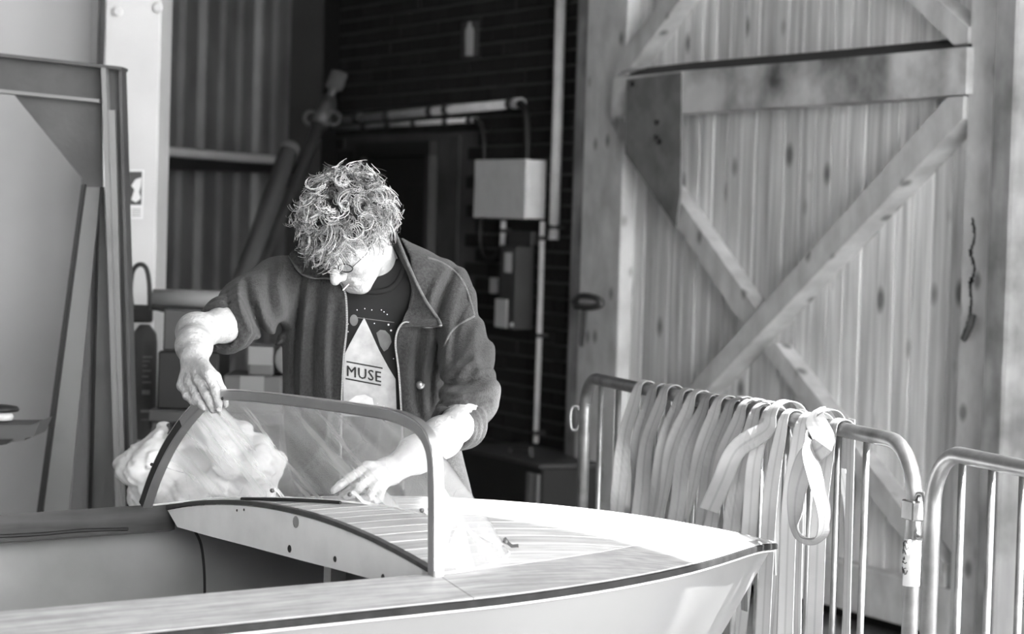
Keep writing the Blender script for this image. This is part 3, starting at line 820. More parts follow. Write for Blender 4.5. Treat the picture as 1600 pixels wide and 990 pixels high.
# hooks and couplings
o_ = QA
def loop(c, w_, h_, r, d=BD):
    P = [c + d * (w_ * math.cos(t) * (abs(math.cos(t)) ** -.4 if abs(math.cos(t)) > .05 else 1)) + Z3 * (h_ * math.sin(t)) for t in np.linspace(0, 2 * math.pi, 21)[:-1]]
    return tube(P, r, 6, closed=True)
g = G(); c = o_ + BD * a0 - RGT * .030 - Z3 * .125; g.add(*loop(c, .014, .038, .005, RGT)); g.build('hook', MT['galv'], b1, smooth=True)
g = G(); c = o_ + BD * (a1 + .035) - Z3 * .155; g.add(*loop(c, .026, .05, .007)); g.build('hook', MT['galv'], b1, smooth=True)
g = G(); g.add(*boxv(o_ + BD * (a1 + .008) - Z3 * .145, BD, BNF, Z3, .028, .022, .022, .003)); g.build('coupling_collar', MT['galv'], b1)
g = G(); g.add(*cyl(o_ + BD * a1 - Z3 * .21, o_ + BD * a1 - Z3 * .315, .0196, 14)); st_ = g.build('sticker', MT['sticker'], b1, smooth=True, label='torn pale sticker on the right post')
for k in range(7):
    zc = -.22 - .011 * k
    P = [o_ + BD * a1 + (.0205) * (math.cos(t) * BNF + math.sin(t) * BD) + Z3 * (zc + random.uniform(-.006, .006) + .003 * math.sin(t * random.uniform(2, 7) + k)) for t in np.linspace(random.uniform(-.9, 0), random.uniform(.1, .9), 6)]
    g = G(); g.add(*tube(P, .0012, 4)); g.build('scribble', MT['darkgrey'], st_)
o2 = on_z(1535, 718, 1.072)
c0 = bar_a(1472, o2)
b2 = barrier('crowd_barrier', 'plain steel crowd barrier cut off by the right edge, coupled to the strapped one', c0, c0 + 1.9, o2, [c0 + .13 * (k + 1) for k in range(13)], .12, .12)

# ------------------------------------------------------------------ lashing straps over the barrier
def strap(label, path, width, pale=False, tw=None, m=6, face=None):
    """path: (along, out, z) control points relative to QA; tw: width-direction angle per point (deg) about vertical"""
    C_ = np.array([QA + BD * a + BNF * b_ + Z3 * z_ for a, b_, z_ in path])
    tw = tw if tw is not None else [0] * len(path)
    P = catmull(C_, m); TW = catmull(np.array([[t_, 0, 0] for t_ in tw], float), m)[:, 0]
    T, _, _ = frames(P)
    L = np.r_[0, np.cumsum(np.linalg.norm(np.diff(P, axis=0), axis=1))]
    V = []; UV = []; th = .0011; prev = None
    for i, p in enumerate(P):
        a = math.radians(TW[i]); wd = BD * math.cos(a) + BNF * math.sin(a)
        if face is not None and face[min(len(face) - 1, i // m)] is not None:
            j_ = min(len(face) - 2, i // m); f0, f1 = face[j_], face[j_ + 1]
            ph_ = math.radians(f0 + (f1 - f0) * ((i - j_ * m) / m)) if f0 is not None and f1 is not None else 0.0
            c_ = nrm(np.cross(T[i], nrm(p - CAM))); 
            if prev is not None and np.dot(c_, prev) < 0: c_ = -c_
            wd = math.cos(ph_) * c_ + math.sin(ph_) * np.cross(T[i], c_); prev = c_
        wd = wd - T[i] * np.dot(wd, T[i]); wd = nrm(wd)
        nn = np.cross(T[i], wd)
        for (q, e) in ((-1, th), (-.33, th), (.33, th), (1, th), (1, -th), (.33, -th), (-.33, -th), (-1, -th)):
            V.append(p + wd * q * width / 2 + nn * e); UV.append(((q + 1) / 2, L[i]))
    k = 8; F = []
    for i in range(len(P) - 1):
        for j in range(k): F.append((i * k + j, i * k + (j + 1) % k, (i + 1) * k + (j + 1) % k, (i + 1) * k + j))
    F += [tuple(range(k - 1, -1, -1)), tuple((len(P) - 1) * k + j for j in range(k))]
    V = np.array(V)
    return mk('lashing_strap', V, F, MT['strap_pale'] if pale else MT['strap'], uv=UV, label=label, cat='strap', group='webbing straps over the barrier', smooth=False)
def hang(label, px_top, px_low, y_low, layer=0, width=.052, back=.45, tw=(0, 0, 0), pale=False, wob=0.0, side=1, out=.040):
    """strap over the rail: top at column px_top, long end (front or back side) at pixel (px_low, y_low)"""
    at = bar_a(px_top); al = bar_a(px_low)
    zl = on_plane(px_low, y_low, QA + BNF * .03 * side, BNF)[2] - QA[2]
    r = .0250 + .0032 * layer
    dr = (al - at); q = side
    path = [(at - dr * .05, -q * (r + .010), -back), (at, -q * (r + .004), -.6 * back), (at, -q * r, -.012)]
    path += [(at, q * r * math.cos(math.radians(g_)), r * math.sin(math.radians(g_))) for g_ in (150, 115, 80, 45, 12)]
    path += [(at + dr * .04, q * (r + .006), -.03), (at + dr * .33, q * (out + .006 + wob), zl * .33), (at + dr * .68, q * (out + .004), zl * .68), (at + dr, q * out, zl)]
    t0, t1, t2 = [k - 42 for k in tw]; width = width * .84; ang = [0, 0, 0, 0, 0, 0, 0, -6, -20, t0, t1, t2]
    if side < 0: path, ang = path[4:], ang[4:]
    return strap(label, path, width, pale, ang)
OR = ['first', 'second', 'third', 'fourth', 'fifth', 'sixth', 'seventh', 'eighth', 'ninth', 'tenth', 'eleventh', 'twelfth']
HS = [  # top px, low px, low y, layer, width, twist
    (1018, 998, 830, 0, .054, (8, -30, 25)),
    (1041, 1024, 850, 0, .052, (-10, 45, 75)),
    (1060, 1030, 860, 1, .054, (12, -12, -35)),
    (1084, 1052, 865, 0, .050, (-25, 5, 50)),
    (1104, 1058, 870, 1, .054, (2, 38, 10)),
    (1124, 1084, 880, 0, .052, (-22, -40, 25)),
    (1145, 1102, 880, 1, .052, (10, 52, 85)),
    (1163, 1130, 885, 0, .052, (-6, -25, -10)),
    (1184, 1140, 890, 1, .054, (16, 22, -32)),
    (1204, 1168, 985, 0, .052, (0, -36, 30)),
]
for i, (pt, pl_, yl, ly, wd, tw_) in enumerate(HS):
    hang('grey webbing strap, %s from the left end of the barrier rail' % OR[i], pt, pl_, yl, ly, wd, tw=tw_, back=.35 + .06 * (i % 4), wob=.004 * (i % 3))
hang('broad ribbed strap slanting down to the left in front of the others', 1240, 1172, 806, 6, .060, tw=(-10, -12, -14), out=.088)
hang('strap ending in a cut square end just beyond the bow tip', 1222, 1208, 888, 0, .048, tw=(0, -4, 0))
hang('narrow shaded strap hanging beneath the loop, reaching below the bow', 1250, 1236, 1010, 0, .046, tw=(0, 2, 0), back=.7)
hang('pale backlit strap hanging straight behind the loop', 1278, 1272, 1060, 0, .050, pale=True, tw=(0, 4, 0), back=.8)
hang('straight ribbed strap, last on the right of the row', 1326, 1318, 1060, 0, .048, tw=(0, -6, 0), back=.7)
hang('pale strap hanging on the far side of the rail, right of the loop', 1290, 1296, 1060, 2, .046, pale=True, tw=(40, 55, 50), back=.06, side=-1, out=.075)
# looped strap: comes over the rail, drops, and doubles back up
a_ = bar_a(1304); r = .042
lp = [(a_, -r, -.10), (a_, -r, -.012), (a_, -r * .6, r * .75), (a_, r * .1, r), (a_ - .006, r * .8, r * .55)]
def lpx(px, py, o): 
    p = on_plane(px, py, QA + BNF * o, BNF); return (float(np.dot(p - QA, BD)), o, float(p[2] - QA[2]))
lp += [lpx(1288, 690, .066), lpx(1262, 715, .084), lpx(1246, 760, .09), lpx(1242, 805, .088), lpx(1248, 832, .092), lpx(1266, 842, .10), lpx(1284, 832, .112), lpx(1287, 800, .112), lpx(1276, 755, .104), lpx(1266, 712, .096), lpx(1270, 690, .080)]
strap('strap folded into a hanging teardrop loop near the right of the row', lp, .052, tw=[0, 0, 0, 0, 0, -20] + [0] * 10, face=[None, None, None, None, None, 20, 8, 30, 52, 68, 76, 70, 55, 48, 45, 45])
# straps hanging on the far side, seen below the bow
hang('strap tail hanging behind the stem, leftmost below the bow', 1172, 1150, 1040, 3, .048, tw=(6, -10, -14), back=.07, side=-1)
hang('strap tail on the far side of the rail, just right of the stem', 1193, 1178, 1040, 3, .046, tw=(0, 8, 10), back=.07, side=-1, out=.085)
hang('strap tail on the far side of the rail, below the bow tip', 1213, 1206, 1045, 3, .048, tw=(0, -6, -8), back=.07, side=-1, out=.085)
# ------------------------------------------------------------------ fittings on the brick wall
def wthing(name, label, cat, px, py, o=0.0, **k):
    return thing(name, label, cat, wpx(px, py, o), **k)
# two conduits with clips
def conduit(name, label, pts, o, r, clips, parent=None):
    t = thing(name, label, 'conduit', wpx(*pts[0], o))
    g = G(); g.add(*wtube(pts, o, r, 10)); g.build('pipe', MT['conduit'], t, smooth=True)
    for (x, y) in clips:
        dx = 3.5
        i = 0
        p0 = np.array(pts[0], float); p1 = np.array(pts[-1], float); dd = (p1 - p0) / np.linalg.norm(p1 - p0)
        a, b = wpx(x - dd[0] * dx, y - dd[1] * dx, o), wpx(x + dd[0] * dx, y + dd[1] * dx, o)
        g = G(); g.add(*tube([a, b], r * 1.25, 10)); g.add(*boxv((a + b) / 2 - NIN * o / 2, nrm(b - a), NIN, nrm(np.cross(nrm(b - a), NIN)), .012, o / 2, r * .8)); g.build('clip', MT['darkgrey'], t)
    return t
t = conduit('wall_conduit', 'upper thick white conduit running across the brick wall', [(520, 189), (660, 175), (815, 161)], .04, .024, [(560, 184), (608, 180), (675, 174), (700, 171), (800, 162)])
g = G(); g.add(*wtube([(802, 162), (815, 161)], .04, .028, 10)); g.build('end_socket', MT['conduit'], t, smooth=True)
t = conduit('wall_conduit', 'lower thin white conduit below the thick one', [(515, 201), (640, 193), (744, 187)], .04, .014, [(570, 198), (608, 195), (648, 192), (698, 190), (735, 188)])
conduit('wall_conduit', 'tall white downpipe at the right end of the brick wall', [(877, -30), (871, 190), (865, 374)], .05, .026, [(866, 355)])
conduit('wall_conduit', 'thin white conduit dropping from the white box to the tool chest', [(848, 346), (843, 520), (837, 692)], .05, .014, [(847, 372), (843, 524), (838, 676)])
conduit('wall_conduit', 'short white conduit stub between the white and grey boxes', [(787, 344), (785, 384)], .05, .014, [(786, 360)])
for lab, pts, r in (('thick black cable hanging from the upper conduit to the white box', [(812, 161), (822, 175), (824, 215), (823, 250)], .020),
                    ('thin black cable hanging from the lower conduit to the white box', [(742, 187), (751, 195), (756, 220), (756, 252)], .014),
                    ('black cable looping from the white box to the grey box', [(752, 338), (750, 370), (756, 398), (768, 404), (780, 392)], .013)):
    P = catmull([wpx(x, y, .055) for x, y in pts], 5); V, F = tube(P, r, 8)
    mk('cable', V, F, MT['black'], label=lab, cat='cable', smooth=True)
# white distribution box
t = wthing('distribution_box', 'white enamelled electrical box on the brick wall', 'box', 800, 340)
s0, z0 = wsz(740, 339, .125); s1, z1 = wsz(822, 249, .125)
g = G(); g.add(*wbox(s0, s1, .010, .11, z0, z1, .006)); g.build('case', MT['white'], t)
g = G(); g.add(*wbox(s0 - .004, s1 + .002, .108, .126, z0 - .002, z1 + .002, .004)); g.build('lid', MT['white'], t)
# grey switch box
t = wthing('switch_box', 'dark grey switch box below the white electrical box', 'box', 810, 515)
s0, z0 = wsz(778, 512, .12); s1, z1 = wsz(806, 384, .12)
g = G(); g.add(*wbox(s0, s1, .010, .12, z0, z1, .004)); bx_ = g.build('case', MT['darkgrey'], t)
for x0, x1, y0, y1 in ((788, 799, 395, 425), (773, 793, 468, 510)):
    a, b = wsz(x0, y1, .122), wsz(x1, y0, .122)
    g = G(); g.add(*wbox(a[0], b[0], .119, .123, a[1], b[1])); g.build('label_plate', MT['paper'], t)
g = G(); g.add(*lathe(wpx(801, 507, .12), NIN, [(.010, 0), (.010, .01)], 10)); g.build('knob', MT['paper'], t)
a, b = wsz(796, 382, .06), wsz(832, 362, .06)
g = G(); g.add(*wbox(a[0], b[0], .010, .07, a[1], b[1])); g.build('cable_gland', MT['darkgrey'], t)
a, b = wsz(764, 458, .03), wsz(774, 434, .03)
g = G(); g.add(*wbox(a[0], b[0], .010, .03, a[1], b[1], .003)); g.build('light_switch', MT['white'], label='small white switch on the bricks left of the grey box', cat='switch')
# fire extinguisher sign on the bricks
t = wthing('extinguisher_sign', 'dark sign with white extinguisher symbol on the brick wall', 'sign', 733, 90)
a, b = wsz(719, 91, .012), wsz(748, 31, .012)
g = G(); g.add(*wbox(a[0], b[0], .008, .012, a[1], b[1])); g.build('board', MT['darkgrey'], t)
pl_ = [(727, 87), (727, 48), (729, 43), (731, 40), (731, 35), (736, 34), (736, 40), (739, 44), (740, 48), (739, 87)]
V, F = wprism(pl_, .0122, .0135); mk('symbol', V, F, MT['paper'], t)
# trunk by the wall with a handle and a slatted front
t = wthing('tool_chest', 'black tool chest with carry handle on the floor by the brick wall', 'chest', 800, 800)
sA = wsz(705, 715, .45)[0]; sB = wsz(848, 715, .45)[0]; zt = wsz(800, 714, .45)[1]
t.location = Vector(wpt((sA + sB) / 2, .3, 0)); BASE[t.name] = wpt((sA + sB) / 2, .3, 0)
g = G(); g.add(*wbox(sA, sB, .06, .45, 0.0, zt - .02, .006)); g.build('body', MT['dark'], t)
g = G(); g.add(*wbox(sA - .01, sB + .01, .05, .47, zt - .02, zt, .004)); g.build('lid', MT['darkgrey'], t)
hp = [wpx(797, 711, .35), wpx(798, 699, .35), wpx(830, 700, .35), wpx(831, 714, .35)]
g = G(); g.add(*tube(hp, .010, 6)); g.build('handle', MT['darkgrey'], t)
for x0, x1 in ((832, 842), (866, 873)):
    a, b = wsz(x0, 760, .46)[0], wsz(x1, 760, .46)[0]
    if b < sB + .3:
        g = G(); g.add(*wbox(min(a, sB - .14 + (x0 - 832) * .002), min(a, sB - .14 + (x0 - 832) * .002) + .05, .448, .462, .03, zt - .05)); g.build('slat', MT['steel_light'], t)

# ------------------------------------------------------------------ steel trestle frame on the left
YF = 8.0
def fp(px, py, dy=0.0):
    return yp(px, py, YF + dy)
def fprism(poly, y0, y1):
    f = [fp(x, y, y0) for x, y in poly]; b = [p + Y3 * (y1 - y0) for p in f]; return prism(f, b)
def ext(p0, p1, y=1098):
    """continue the pixel line p0-p1 down to the floor"""
    t_ = (y - p0[1]) / (p1[1] - p0[1]); return (p0[0] + (p1[0] - p0[0]) * t_, y)
fr = thing('steel_trestle', 'dull steel lifting frame with gusset plate standing by the white wall', 'frame', fp(120, 1098))
g = G(); g.add(*fprism([(-260, 60), (160, 104), (160, 156), (-260, 116)], .02, .035)); g.build('beam_web', MT['rust_steel'], fr)
g = G(); g.add(*fprism([(-260, 54), (190, 104), (190, 109), (-260, 60)], -.04, .09)); g.build('beam_flange', MT['rust_steel'], fr)
g = G(); g.add(*fprism([(-260, 112), (155, 155), (155, 160), (-260, 119)], -.04, .09)); g.build('beam_flange', MT['steel_light'], fr)
g = G(); g.add(*fprism([(22, 148), (158, 160), (160, 292), (128, 292), (127, 277)], .015, .03)); g.build('gusset_plate', MT['rust_steel'], fr)
l0, l1 = ext((158, 105), (180, 790)), ext((189, 108), (209, 790))
g = G(); g.add(*fprism([(158, 105), (165, 105), (l0[0] + 8, l0[1]), l0], -.04, .09)); g.build('leg_flange', MT['steel_light'], fr)
g = G(); g.add(*fprism([(164, 106), (189, 108), l1, (l0[0] + 7, l0[1])], .02, .035)); g.build('leg_web', MT['rust_steel'], fr)
g = G(); g.add(*fprism([(185, 106), (190, 107), (l1[0] + 1, l1[1]), (l1[0] - 5, l1[1])], -.01, .09)); g.build('leg_flange', MT['rust_steel'], fr)
g = G(); g.add(*fprism([(164, 172), (180, 172), ext((180, 172), (196, 790)), ext((164, 172), (186, 790))], -.004, .02)); g.build('leg_stiffener', MT['steel_light'], fr)
q0, q1 = ext((128, 290), (59, 790)), ext((157, 292), (108, 790))
g = G(); g.add(*fprism([(131, 290), (157, 292), q1, (q0[0] + 7, q0[1])], .02, .04)); g.build('splayed_leg', MT['steel_light'], fr)
g = G(); g.add(*fprism([(127, 288), (132, 288), (q0[0] + 9, q0[1]), q0], -.02, .06)); g.build('leg_edge', MT['dark'], fr)
r0, r1 = ext((157, 292), (140, 790)), ext((161, 292), (182, 790))
g = G(); g.add(*fprism([(157, 292), (162, 292), r1, r0], .10, .12)); g.build('rear_leg', MT['steel_light'], fr)
g = G(); g.add(*fprism([(152, 300), (155, 300), ext((155, 300), (142, 790)), ext((152, 300), (137, 790))], .08, .12)); g.build('leg_edge', MT['dark'], fr)
g = G(); g.add(*boxv(fp(120, 1096, .05), X3, Y3, Z3, .25, .12, .008)); g.build('foot_plate', MT['rust_steel'], fr)

g = G(); g.add(*fprism([(-262, 60), (-232, 62), (-222, 1098), (-270, 1098)], -.03, .08)); g.build('far_leg', MT['rust_steel'], fr)
# sign on the column
t = thing('column_sign', 'small dark sign with white symbol on the white column', 'sign', yp(210, 345, 9.29))
def sgn(poly, nm, m, y0):
    f = [yp(x, y, y0) for x, y in poly]; V, F = prism(f, [p + Y3 * .004 for p in f]); mk(nm, V, F, m, t)
sgn([(196, 265), (225, 265), (223, 342), (195, 342)], 'backing', MT['paper'], 9.296)
sgn([(197, 268), (222, 268), (221, 320), (196, 320)], 'dark_panel', MT['darkgrey'], 9.293)
sgn([(205, 312), (210, 296), (205, 290), (212, 280), (221, 277), (220, 290), (217, 300), (220, 310), (212, 316)], 'symbol', MT['paper'], 9.290)
for k in range(4): sgn([(206, 326 + k * 3.5), (220, 326 + k * 3.5), (220, 327.3 + k * 3.5), (206, 327.3 + k * 3.5)], 'text_line', MT['steel_light'], 9.293)
sgn([(198, 326), (203, 326), (202, 337), (198, 337)], 'small_icon', MT['dark'], 9.293)
# fire extinguisher on the column
YE = 9.12
t = thing('fire_extinguisher', 'dark fire extinguisher with black hose hanging on the white column', 'extinguisher', yp(224, 690, YE))
cb, ct = yp(224, 686, YE), yp(226, 512, YE); hh = np.linalg.norm(ct - cb); rr = .046
g = G(); g.add(*lathe(cb, nrm(ct - cb), [(rr * .8, 0), (rr, .012), (rr, hh - .05), (rr * .92, hh - .02), (rr * .6, hh), (.018, hh + .012)], 20)); g.build('cylinder', MT['darkgrey'], t, smooth=True)
g = G(); g.add(*boxv(yp(222, 492, YE), X3, Y3, Z3, .036, .03, .026, .006)); g.build('valve', MT['black'], t)
g = G(); g.add(*tube([yp(210, 480, YE), yp(245, 481, YE), yp(262, 485, YE)], .010, 6)); g.build('lever', MT['black'], t)
P = catmull([yp(x, y, YE - .01) for x, y in ((207, 486), (204, 455), (207, 425), (217, 413), (228, 418), (233, 440), (234, 470), (233, 486))], 5)
g = G(); g.add(*tube(P, .0085, 8)); g.build('hose', MT['black'], t, smooth=True)
for y0, y1, wd in ((556, 559, 26), (563, 565, 22), (570, 572, 18), (578, 580, 24), (587, 589, 20), (596, 598, 24), (608, 616, 10), (609, 616, 22), (640, 644, 22), (655, 656, 26)):
    pts = []
    for k in range(7):
        x = 212 + wd * k / 6; pc = yp(x, (y0 + y1) / 2, YE)
        dx = pc[0] - cb[0]; yy = -math.sqrt(max(1e-6, (rr + .001) ** 2 - dx * dx))
        pts.append((x, yy))
    if wd == 10: continue
    V = []; F = []
    for x, yy in pts:
        for y_ in (y0, y1): V.append(yp(x, y_, YE + yy))
    for k in range(6): F.append((2 * k, 2 * k + 2, 2 * k + 3, 2 * k + 1))
    mk('print_line', V, F, MT['steel_light'], t)
g = G(); g.add(*boxv(yp(224, 600, 9.24), X3, Y3, Z3, .03, .07, .012)); g.build('bracket', MT['black'], t)

# leaning poles in the corner
def lean(name, label, cat, px_pts, d_top, d_bot, rads, m):
    """a straight pole from its seen top to the floor, leaning in the corner"""
    t_ = thing(name, label, cat, (0, 0, 0)); return t_
p_t = unp(451, 236, 12.4); p_b = unp(388, 418, 11.9); dirp = nrm(p_b - p_t); p_f = p_t + dirp * (p_t[2] / -dirp[2])
t = thing('cardboard_tube', 'thick pale tube leaning in the dark corner', 'tube', p_f)
g = G(); g.add(*cyl(p_f + Z3 * .02, p_t, .046, 16)); g.build('tube_body', MT['card'], t, smooth=True)
g = G(); g.add(*lathe(p_t, -dirp, [(.047, -.006), (.050, 0), (.050, .03)], 16)); g.build('end_cap', MT['card'], t, smooth=True)
p_t = unp(528, 122, 13.6); p_b = unp(458, 300, 13.1); dirp = nrm(p_b - p_t); p_f = p_t + dirp * (p_t[2] / -dirp[2])
t = thing('adjustable_prop', 'dark metal prop with ring collar leaning in the corner', 'prop', p_f)
def al(k): return p_t + (p_b - p_t) * k
g = G(); g.add(*cyl(p_f + Z3 * .02, al(.38), .030, 10)); g.build('outer_tube', MT['rust_steel'], t, smooth=True)
g = G(); g.add(*cyl(al(.2), al(.42), .046, 12)); g.build('collar', MT['rust_steel'], t, smooth=True)
for sgn_ in (-1, 1):
    c = al(.36) + RGT * .06 * sgn_
    P = [c + .035 * (math.cos(q) * RGT + math.sin(q) * UPV) for q in np.linspace(0, 2 * math.pi, 13)[:-1]]
    g = G(); g.add(*tube(P, .009, 6, closed=True)); g.build('ring', MT['rust_steel'], t, smooth=True)
g = G(); g.add(*cyl(al(-.05), al(.22), .022, 10)); g.build('inner_tube', MT['rust_steel'], t, smooth=True)
V, F = boxv(al(.02), nrm(np.cross(dirp, FWD)), FWD, dirp, .045, .03, .07, .012); mk('head_plate', V, F, MT['rust_steel'], t)

# ------------------------------------------------------------------ clutter behind the man
YB = 8.5
def bxp(px0, py0, px1, py1, Y, dep, ch=.004):
    a, b = yp(px0, py1, Y), yp(px1, py0, Y)
    return boxv(((a[0] + b[0]) / 2, Y + dep / 2, (a[2] + b[2]) / 2), X3, Y3, Z3, abs(b[0] - a[0]) / 2, dep / 2, abs(b[2] - a[2]) / 2, ch)
bn = thing('work_bench', 'dark bench behind the man carrying boxes and timber', 'bench', yp(350, 900, YB + .3) * np.array([1, 1, 0]))
a, b = yp(232, 640, YB), yp(470, 632, YB); zb = a[2]
g = G(); g.add(*boxv(((a[0] + b[0]) / 2, YB + .3, zb - .02), X3, Y3, Z3, (b[0] - a[0]) / 2, .3, .02, .004)); g.build('bench_top', MT['darkgrey'], bn)
for x_ in (a[0] + .04, b[0] - .04):
    for y_ in (YB + .05, YB + .55):
        g = G(); g.add(*boxv((x_, y_, (zb - .04) / 2), X3, Y3, Z3, .03, .03, (zb - .04) / 2)); g.build('leg', MT['darkgrey'], bn)
def block(name, label, cat, px0, py0, px1, zfrom, Y, dep, m, lid=None):
    a = yp(px0, py0, Y); b = yp(px1, py0, Y); z1 = a[2]
    t_ = thing(name, label, cat, ((a[0] + b[0]) / 2, Y + dep / 2, zfrom))
    g_ = G(); g_.add(*boxv(((a[0] + b[0]) / 2, Y + dep / 2, (zfrom + z1) / 2), X3, Y3, Z3, (b[0] - a[0]) / 2, dep / 2, (z1 - zfrom) / 2, .006)); g_.build('body', m, t_)
    if lid:
        g_ = G(); g_.add(*boxv(((a[0] + b[0]) / 2, Y - .001, z1 - .03), X3, Y3, Z3, .04, .002, .03)); g_.build('tape', MT['steel_light'], t_)
    return z1
z_a = block('cardboard_box', 'low grey cardboard box on the bench under the man\'s raised arm', 'box', 348, 586, 440, zb, YB + .02, .3, MT['card'], True)
block('cardboard_box', 'square cardboard box stacked behind the man\'s raised arm', 'box', 388, 541, 427, z_a, YB + .04, .22, MT['card'], True)
z_c = block('storage_crate', 'dark crate on the bench beside the fire extinguisher', 'crate', 247, 548, 342, zb, YB + .05, .35, MT['dark'])
z_d = block('storage_crate', 'dark crate stacked highest behind the raised hand', 'crate', 256, 482, 335, z_c, YB + .08, .3, MT['darkgrey'])
a = yp(432, 568, YB + .1); V, F = lathe((a[0] + .05, YB + .06, z_a + .056), Y3, [(.05, 0), (.055, .006), (.055, .2), (.05, .205)], 18)
mk('paper_roll', V, F, MT['steel_light'], label='pale roll end beside the square cardboard box', cat='roll', smooth=True)
a, b = yp(240, 464, YB + .2), yp(395, 462, YB + .2); zr = z_d + .031
V, F = tube([(a[0], YB + .2, zr), ((a[0] + b[0]) / 2, YB + .19, zr), (b[0], YB + .2, zr)], .031, 14)
mk('timber_spar', V, F, MT['steel_light'], label='rounded pale spar lying across the top dark crate', cat='spar', smooth=True)

# white sheet bundle on a crate in front of the bench
YS = 7.2
a, b = yp(196, 800, YS), yp(432, 800, YS); zs = yp(300, 822, YS)[2]
st = thing('packing_crate', 'grey wooden crate under the white sheet bundle', 'crate', ((a[0] + b[0]) / 2, YS, 0))
cx_, hx_ = (a[0] + b[0]) / 2, (b[0] - a[0]) / 2
for k in range(4):
    zz = .06 + k * (zs - .06) / 4
    for sgn_ in (-1, 1):
        g = G(); g.add(*boxv((cx_, YS + sgn_ * .19, zz + (zs - .06) / 8), X3, Y3, Z3, hx_, .01, (zs - .06) / 8 - .006)); g.build('slat', MT['timber'], st)
g = G(); g.add(*boxv((cx_, YS, .04), X3, Y3, Z3, hx_ - .012, .18, .04)); g.build('base', MT['timber'], st)
g = G(); g.add(*boxv((cx_, YS, zs - .008), X3, Y3, Z3, hx_ - .001, .178, .008)); g.build('lid', MT['timber'], st)

# side stand reaching in from the left edge
YT = 7.4
sx = yp(-40, 690, YT)
t = thing('work_stand', 'small metal tray stand cut off by the left edge', 'stand', (sx[0], YT, 0))
g = G(); g.add(*cyl((sx[0], YT, .01), (sx[0], YT, sx[2]), .025, 12)); g.build('pole', MT['rust_steel'], t)
g = G(); g.add(*lathe((sx[0], YT, 0), Z3, [(.2, 0), (.2, .012), (.05, .03)], 20)); g.build('base', MT['rust_steel'], t)
fpl = [(-120, 664), (48, 664), (62, 658), (52, 682), (40, 684), (38, 688), (20, 690), (0, 694), (-120, 694)]
f = [yp(x, y, YT - .1) for x, y in fpl]; V, F = prism(f, [p + Y3 * .2 for p in f]); mk('tray', V, F, MT['card'], t)
f = [yp(x, y, YT - .11) for x, y in ((-120, 686), (20, 686), (10, 694), (-10, 697), (-120, 697))]; V, F = prism(f, [p + Y3 * .22 for p in f]); mk('tray_underside', V, F, MT['dark'], t)
a = yp(-6, 664, YT) + Z3 * .016
V, F = lathe((a[0] + .0, YT, a[2] - .0), Z3, [(.045, 0), (.05, .01), (.045, .02), (.02, .024)], 16); mk('folded_rag', V, F, MT['cotton'], label='white rag on the tray at the left edge', cat='rag', smooth=True)
V, F = lathe((a[0] + .005, YT, a[2] + .0255), Z3, [(.058, 0), (.062, .006), (.055, .014), (.03, .018)], 16); mk('dark_lid', V, F, MT['dark'], label='dark round lid resting on the white rag at the left edge', cat='lid', smooth=True)
